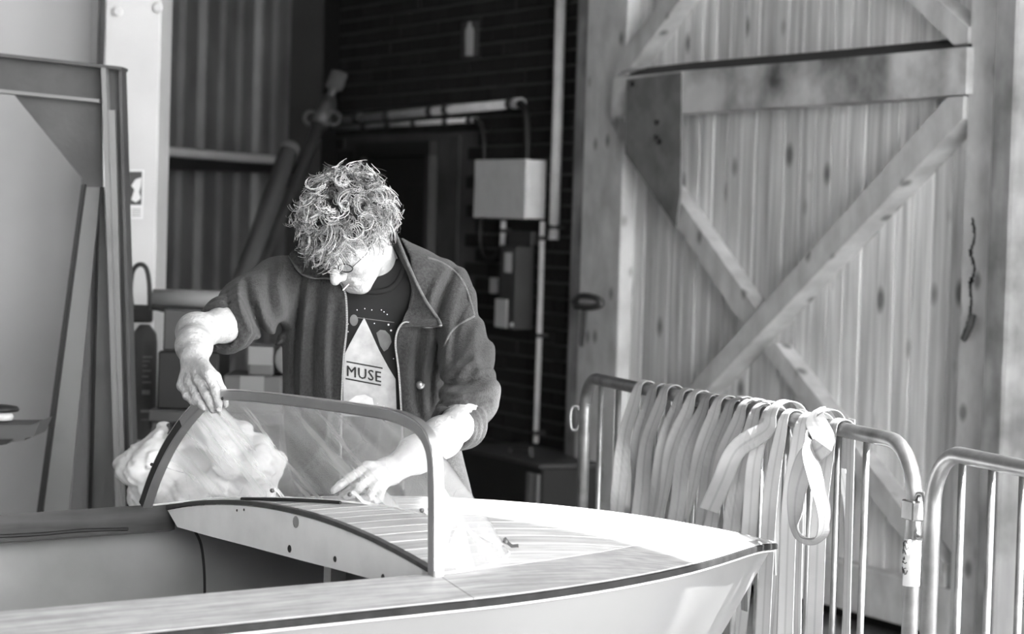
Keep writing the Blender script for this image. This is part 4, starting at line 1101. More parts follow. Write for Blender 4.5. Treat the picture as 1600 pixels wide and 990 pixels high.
# ------------------------------------------------------------------ implicit-surface modelling (numpy surface nets)
def surf(f, lo, hi, h):
    lo = np.asarray(lo, float); hi = np.asarray(hi, float); Bk = 6
    nb = np.ceil((hi - lo) / (h * Bk)).astype(int) + 1; n = nb * Bk
    cx = [lo[i] + (np.arange(nb[i]) + .5) * Bk * h - h * .5 for i in range(3)]
    Cg = np.stack(np.meshgrid(*cx, indexing='ij'), -1).reshape(-1, 3)
    cv = f(Cg)
    act = np.abs(cv) < Bk * h * 1.5 + .012
    Vg = np.repeat(np.repeat(np.repeat(np.where(cv < 0, -1.0, 1.0).reshape(nb), Bk, 0), Bk, 1), Bk, 2)
    idx = np.argwhere(act.reshape(nb))
    off = np.stack(np.meshgrid(*[np.arange(Bk)] * 3, indexing='ij'), -1).reshape(-1, 3)
    pi = (idx[:, None, :] * Bk + off[None]).reshape(-1, 3)
    for st in range(0, len(pi), 400000):
        q = pi[st:st + 400000]; Vg[q[:, 0], q[:, 1], q[:, 2]] = f(lo + q * h)
    ins = Vg < 0
    c8 = [(i, j, k) for i in (0, 1) for j in (0, 1) for k in (0, 1)]
    def sl(a, c): return a[c[0]:a.shape[0] - 1 + c[0], c[1]:a.shape[1] - 1 + c[1], c[2]:a.shape[2] - 1 + c[2]]
    cnt = sum(sl(ins, c).astype(np.int8) for c in c8)
    cell = np.argwhere((cnt > 0) & (cnt < 8))
    vals = np.stack([Vg[cell[:, 0] + c[0], cell[:, 1] + c[1], cell[:, 2] + c[2]] for c in c8], 1)
    acc = np.zeros((len(cell), 3)); num = np.zeros(len(cell))
    for a in range(8):
        for b in range(a + 1, 8):
            if sum(abs(c8[a][i] - c8[b][i]) for i in range(3)) != 1: continue
            va, vb = vals[:, a], vals[:, b]; m_ = (va < 0) != (vb < 0)
            t = np.where(m_, va / np.where(m_, va - vb, 1), 0)
            pa, pb = np.array(c8[a], float), np.array(c8[b], float)
            acc += m_[:, None] * (pa + t[:, None] * (pb - pa)); num += m_
    V = lo + (cell + acc / num[:, None]) * h
    cid = -np.ones(cnt.shape, int); cid[cell[:, 0], cell[:, 1], cell[:, 2]] = np.arange(len(cell))
    F = []
    for ax in range(3):
        b1, b2 = [(1, 2), (2, 0), (0, 1)][ax]
        s0 = [slice(None)] * 3; s1 = [slice(None)] * 3
        s0[ax] = slice(0, -1); s1[ax] = slice(1, None)
        A = ins[tuple(s0)]; Bm = ins[tuple(s1)]
        e = np.argwhere(A != Bm); 
        ok = (e[:, b1] > 0) & (e[:, b2] > 0) & (e[:, b1] < cnt.shape[b1]) & (e[:, b2] < cnt.shape[b2]); e = e[ok]
        up = A[e[:, 0], e[:, 1], e[:, 2]]
        def g_(d1, d2):
            q = e.copy(); q[:, b1] -= d1; q[:, b2] -= d2; return cid[q[:, 0], q[:, 1], q[:, 2]]
        Q = np.stack([g_(1, 1), g_(0, 1), g_(0, 0), g_(1, 0)], 1)
        Q[~up] = Q[~up][:, ::-1]
        F.append(Q[(Q >= 0).all(1)])
    return V, np.vstack(F)
def cap_(P, a, b, ra, rb):
    a = np.asarray(a); b = np.asarray(b); ab = b - a
    t = np.clip(((P - a) @ ab) / (ab @ ab), 0, 1)
    return np.linalg.norm(P - a - t[:, None] * ab, axis=1) - (ra + (rb - ra) * t)
def ell_(P, c, R, r):
    q = (P - np.asarray(c)) @ np.asarray(R).T / np.asarray(r)
    k0 = np.linalg.norm(q, axis=1); k1 = np.linalg.norm(q / np.asarray(r), axis=1) + 1e-9
    return k0 * (k0 - 1) / k1
def smin(a, b, k):
    h = np.clip(.5 + .5 * (b - a) / k, 0, 1); return b + (a - b) * h - k * h * (1 - h)
def smax(a, b, k): return -smin(-a, -b, k)
def chain(P, pts, k=.01):
    d = None
    for (a, ra), (b, rb) in zip(pts[:-1], pts[1:]):
        q = cap_(P, a, b, ra, rb); d = q if d is None else smin(d, q, k)
    return d
def pxd(P):
    q = P - CAM; d = q @ FWD
    return 800 + FPX * (q @ RGT) / d, 495 - FPX * (q @ UPV) / d, d
def torus_(P, c, ax, R, r):
    q = P - np.asarray(c); h = q @ ax; rad = np.linalg.norm(q - h[:, None] * ax, axis=1)
    return np.sqrt((rad - R) ** 2 + h * h) - r
def poly_sd(x, y, pts):
    """signed distance (pixels) to a polygon, negative inside"""
    d = np.full(x.shape, 1e9); inside = np.zeros(x.shape, bool)
    n = len(pts)
    for i in range(n):
        (x0, y0), (x1, y1) = pts[i], pts[(i + 1) % n]
        ex, ey = x1 - x0, y1 - y0
        t = np.clip(((x - x0) * ex + (y - y0) * ey) / (ex * ex + ey * ey), 0, 1)
        d = np.minimum(d, np.hypot(x - x0 - t * ex, y - y0 - t * ey))
        c = ((y0 <= y) & (y1 > y)) | ((y1 <= y) & (y0 > y))
        xi = x0 + (y - y0) / (ey if abs(ey) > 1e-9 else 1e-9) * ex
        inside ^= c & (x < xi)
    return np.where(inside, -d, d)
def folds(P, seed, freq, amp, n=4):
    r = np.random.default_rng(seed); out = np.zeros(len(P))
    for i in range(n):
        k = nrm(r.normal(size=3)) * freq * (1.6 ** i); ph = r.uniform(0, 6.28)
        k2 = nrm(r.normal(size=3)) * freq * .6
        wv = np.sin(P @ k + 1.6 * np.sin(P @ k2 + ph) + ph)
        out += amp / (1.5 ** i) * (1 - 2 * np.abs(wv))
    return out
def drape(pts, f, off=.004, d0=5.7, d1=6.8):
    pts = np.asarray(pts, float); R = FWD + (pts[:, :1] - 800) / FPX * RGT - (pts[:, 1:2] - 495) / FPX * UPV
    d = np.full(len(pts), d0)
    for _ in range(160):
        v = f(CAM + R * d[:, None]); d = np.minimum(d + np.clip(v * .6, -.01, .02), d1)
    bad = d > d1 - .02
    if bad.any() and not bad.all():
        gi = np.flatnonzero(~bad)
        for i in np.flatnonzero(bad): d[i] = d[gi[np.argmin(((pts[gi] - pts[i]) ** 2).sum(1))]]
    return CAM + R * (d - off)[:, None]

# ------------------------------------------------------------------ the man
man = thing('person', 'man with curly grey hair in an open fleece jacket bending over the windscreen', 'person', np.array([*unp(620, 790, 6.5)[:2], 0.0]))
# head frame
HC = unp(549, 364, 6.08)
HF = nrm([-.37, -.54, -.757]); HU = np.array([-.41, -.70, .58]); HU = nrm(HU - HF * np.dot(HU, HF)); HL = np.cross(HU, HF)
HR = np.array([HL, HF, HU])
def hp_(l, f_, u): return HC + l * HL + f_ * HF + u * HU
NECK = unp(592, 432, 6.25)
def dar(px, off=0.0): return proj(arch(px, 640))[2] + off
# right arm (image left) and hand on the arch
RW_ = unp(304, 556, 5.70)
RH = dict(
    index=[(326, 586), (337, 611), (341, 629), (341, 641)],
    middle=[(311, 593), (323, 617), (330, 632), (333, 641)],
    ring=[(297, 599), (308, 621), (315, 632), (319, 637)],
    pinky=[(285, 602), (292, 618), (301, 627), (307, 631)])
fo = dict(index=(-.026, -.034, -.033, -.028), middle=(-.012, -.034, -.034, -.030), ring=(-.004, -.030, -.034, -.032), pinky=(.006, -.018, -.028, -.032))
fr_ = dict(index=(.0115, .0105, .0092, .0075), middle=(.0115, .0102, .009, .0075), ring=(.011, .0098, .0085, .007), pinky=(.010, .009, .008, .0065))
def rhp(n, i):
    x, y = RH[n][i]; return unp(x, y, dar(338) + fo[n][i] + (dar(x) - dar(338)) * .45)
def f_right(P):
    d = chain(P, [(unp(400, 480, 6.12), .034), (unp(352, 506, 5.97), .038), (unp(306, 519, 5.84), .040), (unp(303, 540, 5.75), .036), (RW_, .029)], .03)
    palm = None
    for n in RH:
        q = cap_(P, RW_ + (rhp(n, 0) - RW_) * .1, rhp(n, 0), .021, .0135); palm = q if palm is None else smin(palm, q, .012)
    d = smin(d, palm, .02)
    for n in RH:
        q = chain(P, [(rhp(n, i), fr_[n][i]) for i in range(4)], .004)
        for i in (1,): q = smin(q, np.linalg.norm(P - rhp(n, i), axis=1) - fr_[n][i] * 1.06, .004)
        d = smin(d, q, .006)
    th = [(unp(314, 570, 5.68), .018), (unp(336, 590, dar(336) + .018), .013), (unp(346, 610, dar(346) + .030), .0110), (unp(351, 631, dar(351) + .028), .0092)]
    return smin(d, chain(P, th, .006), .008)
# left arm (image right) and hand on the deck behind the acrylic
LWp = unp(610, 735, 5.66)
LHN = dict(
    index=[(574, 729, 5.60), (548, 745, 5.575), (531, 758, 5.57), (521, 766, 5.565)],
    middle=[(580, 742, 5.585), (560, 762, 5.56), (549, 772, 5.56), (541, 776, 5.56)],
    ring=[(588, 752, 5.585), (578, 776, 5.555), (568, 781, 5.56), (560, 779, 5.57)],
    pinky=[(597, 758, 5.60), (594, 778, 5.575), (586, 783, 5.57), (578, 782, 5.58)])
LTH = [(598, 730, 5.65), (570, 752, 5.64), (550, 766, 5.62), (536, 773, 5.60)]
def f_left(P):
    d = chain(P, [(unp(732, 610, 6.1), .034), (unp(722, 658, 6.02), .040), (unp(690, 683, 5.90), .043), (unp(650, 710, 5.78), .038), (LWp, .029)], .03)
    palm = None
    for n, q_ in LHN.items():
        q = cap_(P, LWp + (unp(*q_[0]) - LWp) * .1, unp(*q_[0]), .022, .0135); palm = q if palm is None else smin(palm, q, .012)
    d = smin(d, palm, .02)
    for n, q_ in LHN.items():
        d = smin(d, chain(P, [(unp(*p), r_) for p, r_ in zip(q_, fr_[n])], .004), .006)
    return smin(d, chain(P, [(unp(*p), r_) for p, r_ in zip(LTH, (.017, .013, .011, .009))], .006), .009)
def f_head(P):
    q = (P - HC) @ HR.T      # l, f, u
    I3 = np.eye(3)
    d = ell_(q, (0, -.012, .032), I3, (.076, .097, .088))
    d = smin(d, ell_(q, (0, .032, -.042), I3, (.060, .064, .076)), .03)
    for sg in (-1, 1):
        d = smin(d, cap_(q, (sg * .052, -.005, -.055), (sg * .018, .066, -.108), .020, .018), .025)
        d = smin(d, ell_(q, (sg * .036, .064, -.030), I3, (.026, .028, .026)), .015)
    d = smin(d, cap_(q, (-.012, .074, -.106), (.012, .074, -.106), .0175, .0175), .015)
    d = smin(d, cap_(q, (-.036, .084, .018), (.036, .084, .018), .012, .012), .015)
    for sg in (-1, 1):
        d = smax(d, -ell_(q, (sg * .032, .104, -.004), I3, (.018, .015, .012)), .010)
        d = smin(d, ell_(q, (sg * .031, .078, -.004), I3, (.0125, .0125, .0125)), .002)
    d = smin(d, cap_(q, (0, .090, .006), (0, .120, -.032), .0085, .0125), .008)
    for sg in (-1, 1):
        d = smin(d, ell_(q, (sg * .013, .106, -.037), I3, (.008, .011, .009)), .005)
        d = smax(d, -ell_(q, (sg * .0065, .112, -.047), I3, (.0035, .005, .005)), .002)
    d = smin(d, cap_(q, (-.018, .086, -.064), (.018, .086, -.064), .0085, .0085), .008)
    d = smin(d, cap_(q, (-.015, .085, -.079), (.015, .085, -.079), .0085, .0085), .007)
    d = smax(d, -cap_(q, (-.022, .096, -.0715), (.022, .096, -.0715), .003, .003), .004)
    for sg in (-1, 1):
        d = smin(d, ell_(q, (sg * .079, -.006, -.012), I3, (.009, .021, .033)), .006)
        d = smax(d, -ell_(q, (sg * .089, .002, -.010), I3, (.006, .010, .018)), .004)
    nb = (P - 0)
    d = smin(d, cap_(nb, hp_(0, -.03, -.05), NECK, .052, .060), .03)
    d = smin(d, ell_(nb, unp(590, 475, 6.28), np.array([RGT, FWD, UPV]), (.15, .07, .08)), .05)
    return d
SK = G()
for f_, lo_, hi_, h_ in ((f_head, hp_(0, 0, 0) - np.array([.24, .24, .30]), hp_(0, 0, 0) + np.array([.26, .30, .19]), .0030),
                         (f_right, np.minimum(unp(270, 660, 5.5), unp(270, 660, 5.9)) - .03, unp(385, 440, 6.1) + .03, .0028),
                         (f_left, np.minimum(unp(505, 800, 5.48), unp(505, 800, 5.9)) - .02, unp(775, 590, 6.12) + .03, .0028)):
    V, F = surf(f_, np.minimum(lo_, hi_), np.maximum(lo_, hi_), h_)
    SK.add(V, F.tolist())
SK.build('body', MT['skin'], man, smooth=True)

# nails of the gripping hand
for (x, y, dd) in ((341.5, 640, -.037), (352, 632, .018)):
    g = G(); g.add(*lathe(unp(x, y, dar(x) + dd), nrm(-FWD + .25 * UPV), [(.0055, -.002), (.0055, .0004), (.003, .0012)], 10)); g.build('fingernail', MT['skin'], man, smooth=True)
# torso profile: silhouette half-widths per image row, real depth in metres
TY = np.array([360, 378, 392, 410, 440, 480, 520, 620, 720, 780, 830.])
TCX = np.array([592, 588, 580, 576, 577, 575, 572, 574, 588, 600, 606.])
TA = np.array([18, 52, 92, 124, 140, 134, 130, 132, 138, 138, 138.])
TD = np.array([6.25, 6.25, 6.25, 6.255, 6.26, 6.275, 6.30, 6.36, 6.43, 6.46, 6.48])
TB = np.array([.03, .06, .085, .105, .125, .135, .14, .145, .145, .15, .15])
def torso(P, ina=0.0, inb=0.0):
    px, py, d = pxd(P)
    c = np.interp(py, TY, TCX); a = np.maximum(np.interp(py, TY, TA) - ina, 4); b = np.maximum(np.interp(py, TY, TB) - inb, .01)
    q = (np.abs((px - c) / a) ** 2.3 + np.abs((d - np.interp(py, TY, TD)) / b) ** 2.3) ** (1 / 2.3)
    s_ = (q - 1) * np.minimum(a * d / FPX, b)
    return np.maximum(s_, (TY[0] - py) * d / FPX)
def f_shirt(P):
    px, py, d = pxd(P)
    v = torso(P, 14, .026) - .0025 * np.sin(px / 17 + py / 40) - .002 * np.sin(py / 13 - px / 30)
    return np.maximum(np.maximum(v, (py - 800) * .0015), (396 - .0009 * (px - 590) ** 2 * 0 + 18 - np.abs(px - 592) * .35 - py) * .0015)
OPEN = [(506, 410), (530, 437), (541, 465), (542, 510), (537, 560), (534, 640), (531, 860), (632, 860), (628, 640), (623, 580), (618, 538), (622, 514), (636, 492), (646, 440), (640, 400), (620, 362), (600, 340), (520, 340)]
RS = [(unp(436, 446, 6.245), .072), (unp(390, 480, 6.11), .070), (unp(354, 508, 5.985), .060)]
LS = [(unp(700, 456, 6.265), .060), (unp(726, 555, 6.17), .063), (unp(735, 618, 6.09), .064), (unp(716, 660, 6.03), .052)]
RAX = nrm(RS[2][0] - RS[1][0]); LAX = nrm(unp(650, 712, 5.78) - unp(722, 655, 6.03))
def along(P, a, ax):
    q = P - a; return q @ ax
FOLD = [  # creases read off the jacket: x0, y0, x1, y1, height (m), width (px)
    (474, 415, 462, 640, -.011, 5), (485, 425, 470, 650, .010, 7), (500, 435, 490, 650, -.012, 6), (516, 445, 512, 650, .009, 7), (528, 470, 522, 650, -.007, 5),
    (655, 515, 656, 650, -.014, 6), (640, 520, 641, 650, .008, 7), (690, 518, 672, 640, -.012, 6), (672, 520, 664, 640, .009, 6),
    (708, 425, 678, 535, -.010, 6), (694, 420, 668, 500, .008, 6), (722, 440, 696, 560, .008, 7), (730, 470, 706, 570, -.009, 6),
    (690, 600, 755, 588, -.013, 6), (695, 612, 770, 606, .010, 6), (690, 632, 762, 628, -.010, 5), (700, 575, 740, 560, .006, 7), (745, 520, 752, 590, .006, 8),
    (356, 458, 372, 530, -.008, 4.5), (372, 444, 392, 520, .010, 5), (386, 440, 408, 515, -.011, 5),
    (402, 455, 436, 530, .010, 6), (398, 478, 424, 536, -.012, 5), (420, 425, 430, 500, -.008, 6), (440, 410, 446, 500, .008, 7), (412, 538, 440, 528, .012, 5)]
def creases(px, py):
    out = np.zeros(len(px))
    for x0, y0, x1, y1, h_, w_ in FOLD:
        ex, ey = x1 - x0, y1 - y0; L2 = ex * ex + ey * ey
        t = ((px - x0) * ex + (py - y0) * ey) / L2; tc_ = np.clip(t, 0, 1)
        bow = 6 * np.sin(np.pi * tc_)
        dist = np.hypot(px - x0 - tc_ * ex + bow * ey / math.sqrt(L2), py - y0 - tc_ * ey - bow * ex / math.sqrt(L2))
        out += h_ * np.exp(-(dist / w_) ** 2) * np.clip(1.25 - np.abs(tc_ - .5) * 1.6, 0, 1)
    return out
def f_solid(P):
    return f_solid0(P) - 1.35 * creases(*pxd(P)[:2])
def f_solid0(P):
    px, py, d = pxd(P)
    v = torso(P) - .0015 * np.sin(px / 8.5 + 1.5 * np.sin(py / 55)) * np.clip((py - 430) / 60, 0, 1) * (px < 560)
    v -= .0015 * np.sin(px / 10.5 + .8 * np.sin(py / 40)) * np.clip((py - 430) / 60, 0, 1) * (px > 600)
    r = chain(P, RS, .03)
    t = along(P, RS[2][0], RAX)
    side = (P - RS[2][0]) @ nrm(np.cross(RAX, FWD))
    wv = np.sin((t + .35 * side + .12 * np.sin(side * 22)) * 6.2832 / .046)
    wv = np.sign(wv) * np.abs(wv) ** .7
    r -= .0012 * wv * np.clip((t + .22) / .12, 0, 1) * (.65 + .35 * np.sin(side * 26 + t * 14))
    v = smin(v, r, .045)
    l = chain(P, LS, .035)
    tl_ = along(P, LS[2][0], nrm(LS[2][0] - LS[0][0])); sl_ = (P - LS[2][0]) @ RGT
    wl_ = np.sin((tl_ + .9 * sl_) * 6.2832 / .055 + 1.3 * np.sin(sl_ * 22))
    l -= .0025 * wl_ * np.clip((tl_ + .12) / .08, 0, 1) + .004 * np.sin((tl_ * .35 + sl_) * 6.2832 / .05) * np.clip((-.05 - tl_) / .08, 0, 1)
    v = smin(v, l, .045)
    # rolled cuffs
    for k, (o_, R_, r_) in enumerate(((-.004, .050, .016), (-.026, .056, .014))):
        v = smin(v, torus_(P, RS[2][0] + RAX * (.022 + o_ * 1.4), RAX, R_, r_), .008)
    for k, (o_, R_, r_) in enumerate(((.030, .046, .013), (.012, .051, .014), (-.010, .056, .014))):
        v = smin(v, torus_(P, LS[3][0] + LAX * o_, LAX, R_, r_), .007)
    return v
def f_jacket(P):
    px, py, d = pxd(P)
    v = f_solid(P)
    cut = np.maximum(poly_sd(px, py, OPEN) * .00155, d - (np.interp(py, TY, TD) + .02))
    v = smax(v, -cut, .006)
    v = np.maximum(v, (py - 778 - .06 * (px - 600)) * .0015)
    for S_, ax, c_, r_ in ((RS, RAX, RS[2][0] + RAX * .062, .041), (LS, LAX, LS[3][0] + LAX * .055, .043)):
        v = smax(v, -cap_(P, c_ + ax * .05, c_ - ax * .03, r_, r_), .005)
    return v
lo_ = np.array([unp(295, 560, 5.9)[0] - .02, 5.85, unp(600, 800, 6.3)[2] - .02]); hi_ = np.array([unp(790, 560, 6.2)[0] + .02, 6.68, unp(600, 350, 6.2)[2] + .02])
V, F = surf(f_jacket, lo_, hi_, .0046); jk = mk('jacket', V, F, MT['jacket'], man, smooth=True)
lo2 = np.array([unp(430, 560, 6.3)[0], 6.08, unp(600, 800, 6.3)[2]]); hi2 = np.array([unp(730, 560, 6.3)[0], 6.62, unp(600, 380, 6.2)[2]])
V, F = surf(f_shirt, lo2, hi2, .006); ts = mk('t_shirt', V, F, MT['tshirt'], man, smooth=True)
# neck rib of the shirt
nk = catmull([(558, 448), (575, 455), (595, 455), (615, 447), (628, 428), (634, 402)], 5)
g = G(); g.add(*tube(drape(nk, f_shirt, .003, 5.95), .007, 6)); g.build('neck_rib', MT['tshirt'], ts, smooth=True)
# collar leaves: real sheets standing off the jacket
def sheet(A, Bq, th, name, m, parent, rows=9):
    A = np.array(A); Bq = np.array(Bq); n = len(A); V = []
    for i in range(n):
        for j in range(rows): V.append(A[i] + (Bq[i] - A[i]) * j / (rows - 1))
    V = np.array(V).reshape(n, rows, 3)
    du = np.gradient(V, axis=0); dv = np.gradient(V, axis=1); nn = np.cross(du, dv); nn /= np.linalg.norm(nn, axis=2)[..., None] + 1e-9
    W2 = V + nn * th; Vt = np.vstack([V.reshape(-1, 3), W2.reshape(-1, 3)]); N0 = n * rows; F = []
    for i in range(n - 1):
        for j in range(rows - 1):
            q = (i * rows + j, (i + 1) * rows + j, (i + 1) * rows + j + 1, i * rows + j + 1)
            F.append(q); F.append(tuple(N0 + k for k in q[::-1]))
    ring = [i * rows for i in range(n)] + [(n - 1) * rows + j for j in range(1, rows)] + [i * rows + rows - 1 for i in range(n - 2, -1, -1)] + [j for j in range(rows - 2, 0, -1)]
    for a, b in zip(ring, ring[1:] + ring[:1]): F.append((a, b, N0 + b, N0 + a))
    return mk(name, Vt, F, m, parent, smooth=True)
rim = catmull([(613, 352), (626, 385), (643, 425), (664, 468), (684, 497), (689, 508)], 5)
root = catmull([(606, 372), (622, 400), (640, 440), (641, 470), (632, 494), (624, 511)], 5)
fd = np.linspace(0, 1, len(rim))
RIM = drape(rim, f_solid, .022, 5.9) - 0; ROOT = drape(root, f_solid, .004, 5.9)
ROOT = ROOT + FWD * (.03 * (1 - fd))[:, None]
sheet(RIM, ROOT, .006, 'collar', MT['jacket'], jk)
g = G(); g.add(*tube(RIM - FWD * .003, .0038, 6)); g.build('collar_edge', MT['jacket_edge'], jk, smooth=True)
rim2 = catmull([(452, 398), (468, 424), (486, 433), (512, 434), (530, 440)], 5); root2 = catmull([(470, 372), (490, 395), (505, 405), (520, 415), (532, 434)], 5)
R2 = drape(rim2, f_solid, .018, 5.9); Q2 = drape(root2, f_solid, .020, 5.9)
sheet(R2, Q2, .006, 'collar', MT['jacket'], jk)
g = G(); g.add(*tube(R2 - FWD * .002, .0032, 6)); g.build('collar_edge', MT['jacket_edge'], jk, smooth=True)
# zips along both front edges
for pts in ([(528, 437), (537, 450), (541, 468), (542, 510), (537, 560), (534, 620), (533, 690), (532, 760)], [(690, 508), (668, 511), (648, 506), (633, 503), (623, 513), (618, 536), (623, 580), (627, 640), (629, 700), (630, 765)]):
    P = drape(catmull(pts, 8), f_solid, .004, 5.9)
    if pts[0][0] > 600: P[:24] -= FWD * np.linspace(.02, 0, 24)[:, None]
    g = G(); g.add(*tube(P, .0026, 6)); g.build('zip_tape', MT['jacket_edge'], jk, smooth=True)
    g = G(); Lz = np.r_[0, np.cumsum(np.linalg.norm(np.diff(P, axis=0), axis=1))]
    for l_ in np.arange(0, Lz[-1], .0042):
        p = np.array([np.interp(l_, Lz, P[:, k]) for k in range(3)]) - FWD * .002
        g.add(*boxv(p, RGT, FWD, UPV, .0020, .0014, .0011))
    g.build('zip_teeth', MT['alu'], jk)
# shoulder seam and yoke, snap badge
for pts in ([(668, 402), (690, 410), (712, 426), (728, 450), (741, 492)], [(741, 494), (722, 504), (705, 518), (694, 540)]):
    g = G(); g.add(*tube(drape(catmull(pts, 6), f_solid, .0005, 5.9), .0028, 6)); g.build('seam', MT['jacket_edge'], jk, smooth=True)
p = drape([(657, 601)], f_solid, .004, 5.9)[0]
g = G(); g.add(*lathe(p, -FWD, [(.004, -.004), (.011, 0), (.009, .005), (.003, .007)], 14)); V_ = np.vstack(g.V); c_ = V_.mean(0); g.V = [c_ + (V_ - c_) * 1.0]; g.build('snap_button', MT['alu'], jk, smooth=True)

# printed artwork and lettering on the shirt
def drape_poly(poly, name, m, off, cuts=3):
    bm2 = bmesh.new(); f0 = bm2.faces.new([bm2.verts.new((x, y, 0)) for x, y in poly])
    bmesh.ops.triangulate(bm2, faces=[f0])
    bmesh.ops.subdivide_edges(bm2, edges=list(bm2.edges), cuts=cuts, use_grid_fill=True)
    bmesh.ops.triangulate(bm2, faces=list(bm2.faces)); bm2.verts.index_update()
    P2 = np.array([v.co[:2] for v in bm2.verts]); F2 = [[v.index for v in f_.verts] for f_ in bm2.faces]; bm2.free()
    return mk(name, drape(P2, f_shirt, off, 5.95), F2, m, ts, smooth=True)
def circ(cx, cy, r, n=14, ry=None): return [(cx + r * math.cos(t), cy + (ry or r) * math.sin(t)) for t in np.linspace(0, 2 * math.pi, n + 1)[:-1]]
drape_poly([(569, 496), (578, 515), (592, 546), (606, 572), (618, 592), (620, 650), (536, 650), (537, 556), (547, 536)], 'print_pyramid', MT['print_l'], .003, 5)
drape_poly(circ(553, 500, 6.5, ry=9), 'print_moon', MT['print_m'], .003, 1)
drape_poly([(588, 520), (594, 515), (602, 516), (609, 523), (612, 534), (606, 545), (600, 549), (594, 540)], 'print_planet', MT['print_m'], .003, 1)
drape_poly([(541, 640), (545, 626), (556, 618), (570, 616), (582, 622), (584, 632), (574, 642)], 'print_cloud', MT['print_w'], .0042, 2)
for k, (x, y) in enumerate(((581, 484), (600, 487), (605, 491), (607, 507), (611, 516), (544, 518), (585, 505), (596, 484), (558, 484), (544, 506), (615, 560), (600, 634), (590, 630), (570, 482))):
    drape_poly(circ(x, y, 1.6 if k in (3, 4) else .9, 6), 'print_star', MT['print_w'], .004, 1)
for (x0, y0, x1, y1) in ((541.5, 563.5, 598, 574), (540, 590, 595.5, 600.5)):
    drape_poly([(x0, y0), (x1, y1), (x1 - .2, y1 + 2.2), (x0 - .2, y0 + 2.2)], 'print_bar', MT['print_d'], .0048, 3)
drape_poly([(548, 494), (616, 503), (616, 504), (548, 495)], 'print_rule', MT['print_m'], .004, 3)
fc = bpy.data.curves.new('lettering', 'FONT'); fc.body = 'MUSE'; fc.resolution_u = 2; fc.offset = 0.0; fc.space_character = 1.08
fo_ = bpy.data.objects.new('lettering', fc); COL.objects.link(fo_)
me_ = bpy.data.meshes.new_from_object(fo_.evaluated_get(bpy.context.evaluated_depsgraph_get()))
tv = np.array([v.co[:2] for v in me_.vertices]); tf = [list(p_.vertices) for p_ in me_.polygons]
bpy.data.objects.remove(fo_); bpy.data.curves.remove(fc); bpy.data.meshes.remove(me_)
tv -= tv.min(0); tv /= tv.max(0)
tp = np.stack([542.0 + tv[:, 0] * 53, 587.0 - tv[:, 1] * 16.5 + tv[:, 0] * 10.0], 1)
tp = np.vstack([tp + np.array([dx_, dy_]) for dx_, dy_ in ((0, 0), (.7, 0), (.35, .4))]); tf = tf + [[i + len(tv) for i in f_] for f_ in tf] + [[i + 2 * len(tv) for i in f_] for f_ in tf]
mk('print_lettering', drape(tp, f_shirt, .0050, 5.95), tf, MT['print_d'], ts)

# trousers and shoes
HIP = unp(626, 800, 6.50)
FL, FR = np.array([HIP[0] - .13, 6.62, 0]), np.array([HIP[0] + .12, 6.56, 0])
def f_trous(P):
    d = ell_(P, HIP + Z3 * .0, np.eye(3), (.175, .13, .16))
    for s_, ft in ((-1, FL), (1, FR)):
        hpj = HIP + np.array([s_ * .085, 0, -.06]); kn = hpj * .52 + (ft + Z3 * .08) * .48 + np.array([0, -.03, 0])
        d = smin(d, chain(P, [(hpj, .098), (kn, .072), (ft + Z3 * .09, .062)], .03), .04)
    d = d - folds(P, 5, 28, .003, 3)
    return np.maximum(d, .045 - P[:, 2])
V, F = surf(f_trous, HIP + np.array([-.3, -.25, -HIP[2] + .01]), HIP + np.array([.3, .3, .2]), .011); mk('trousers', V, F, MT['trousers'], man, smooth=True)
for ft in (FL, FR):
    def f_shoe(P):
        d = cap_(P, ft + np.array([0, .04, .055]), ft + np.array([0, -.15, .040]), .048, .042)
        d = smin(d, cap_(P, ft + np.array([0, .02, .06]), ft + np.array([0, .02, .12]), .045, .05), .02)
        return smax(d, .002 - P[:, 2], .004)
    V, F = surf(f_shoe, ft + np.array([-.09, -.25, -.01]), ft + np.array([.09, .13, .18]), .009); mk('shoe', V, F, MT['shoe'], man, smooth=True)

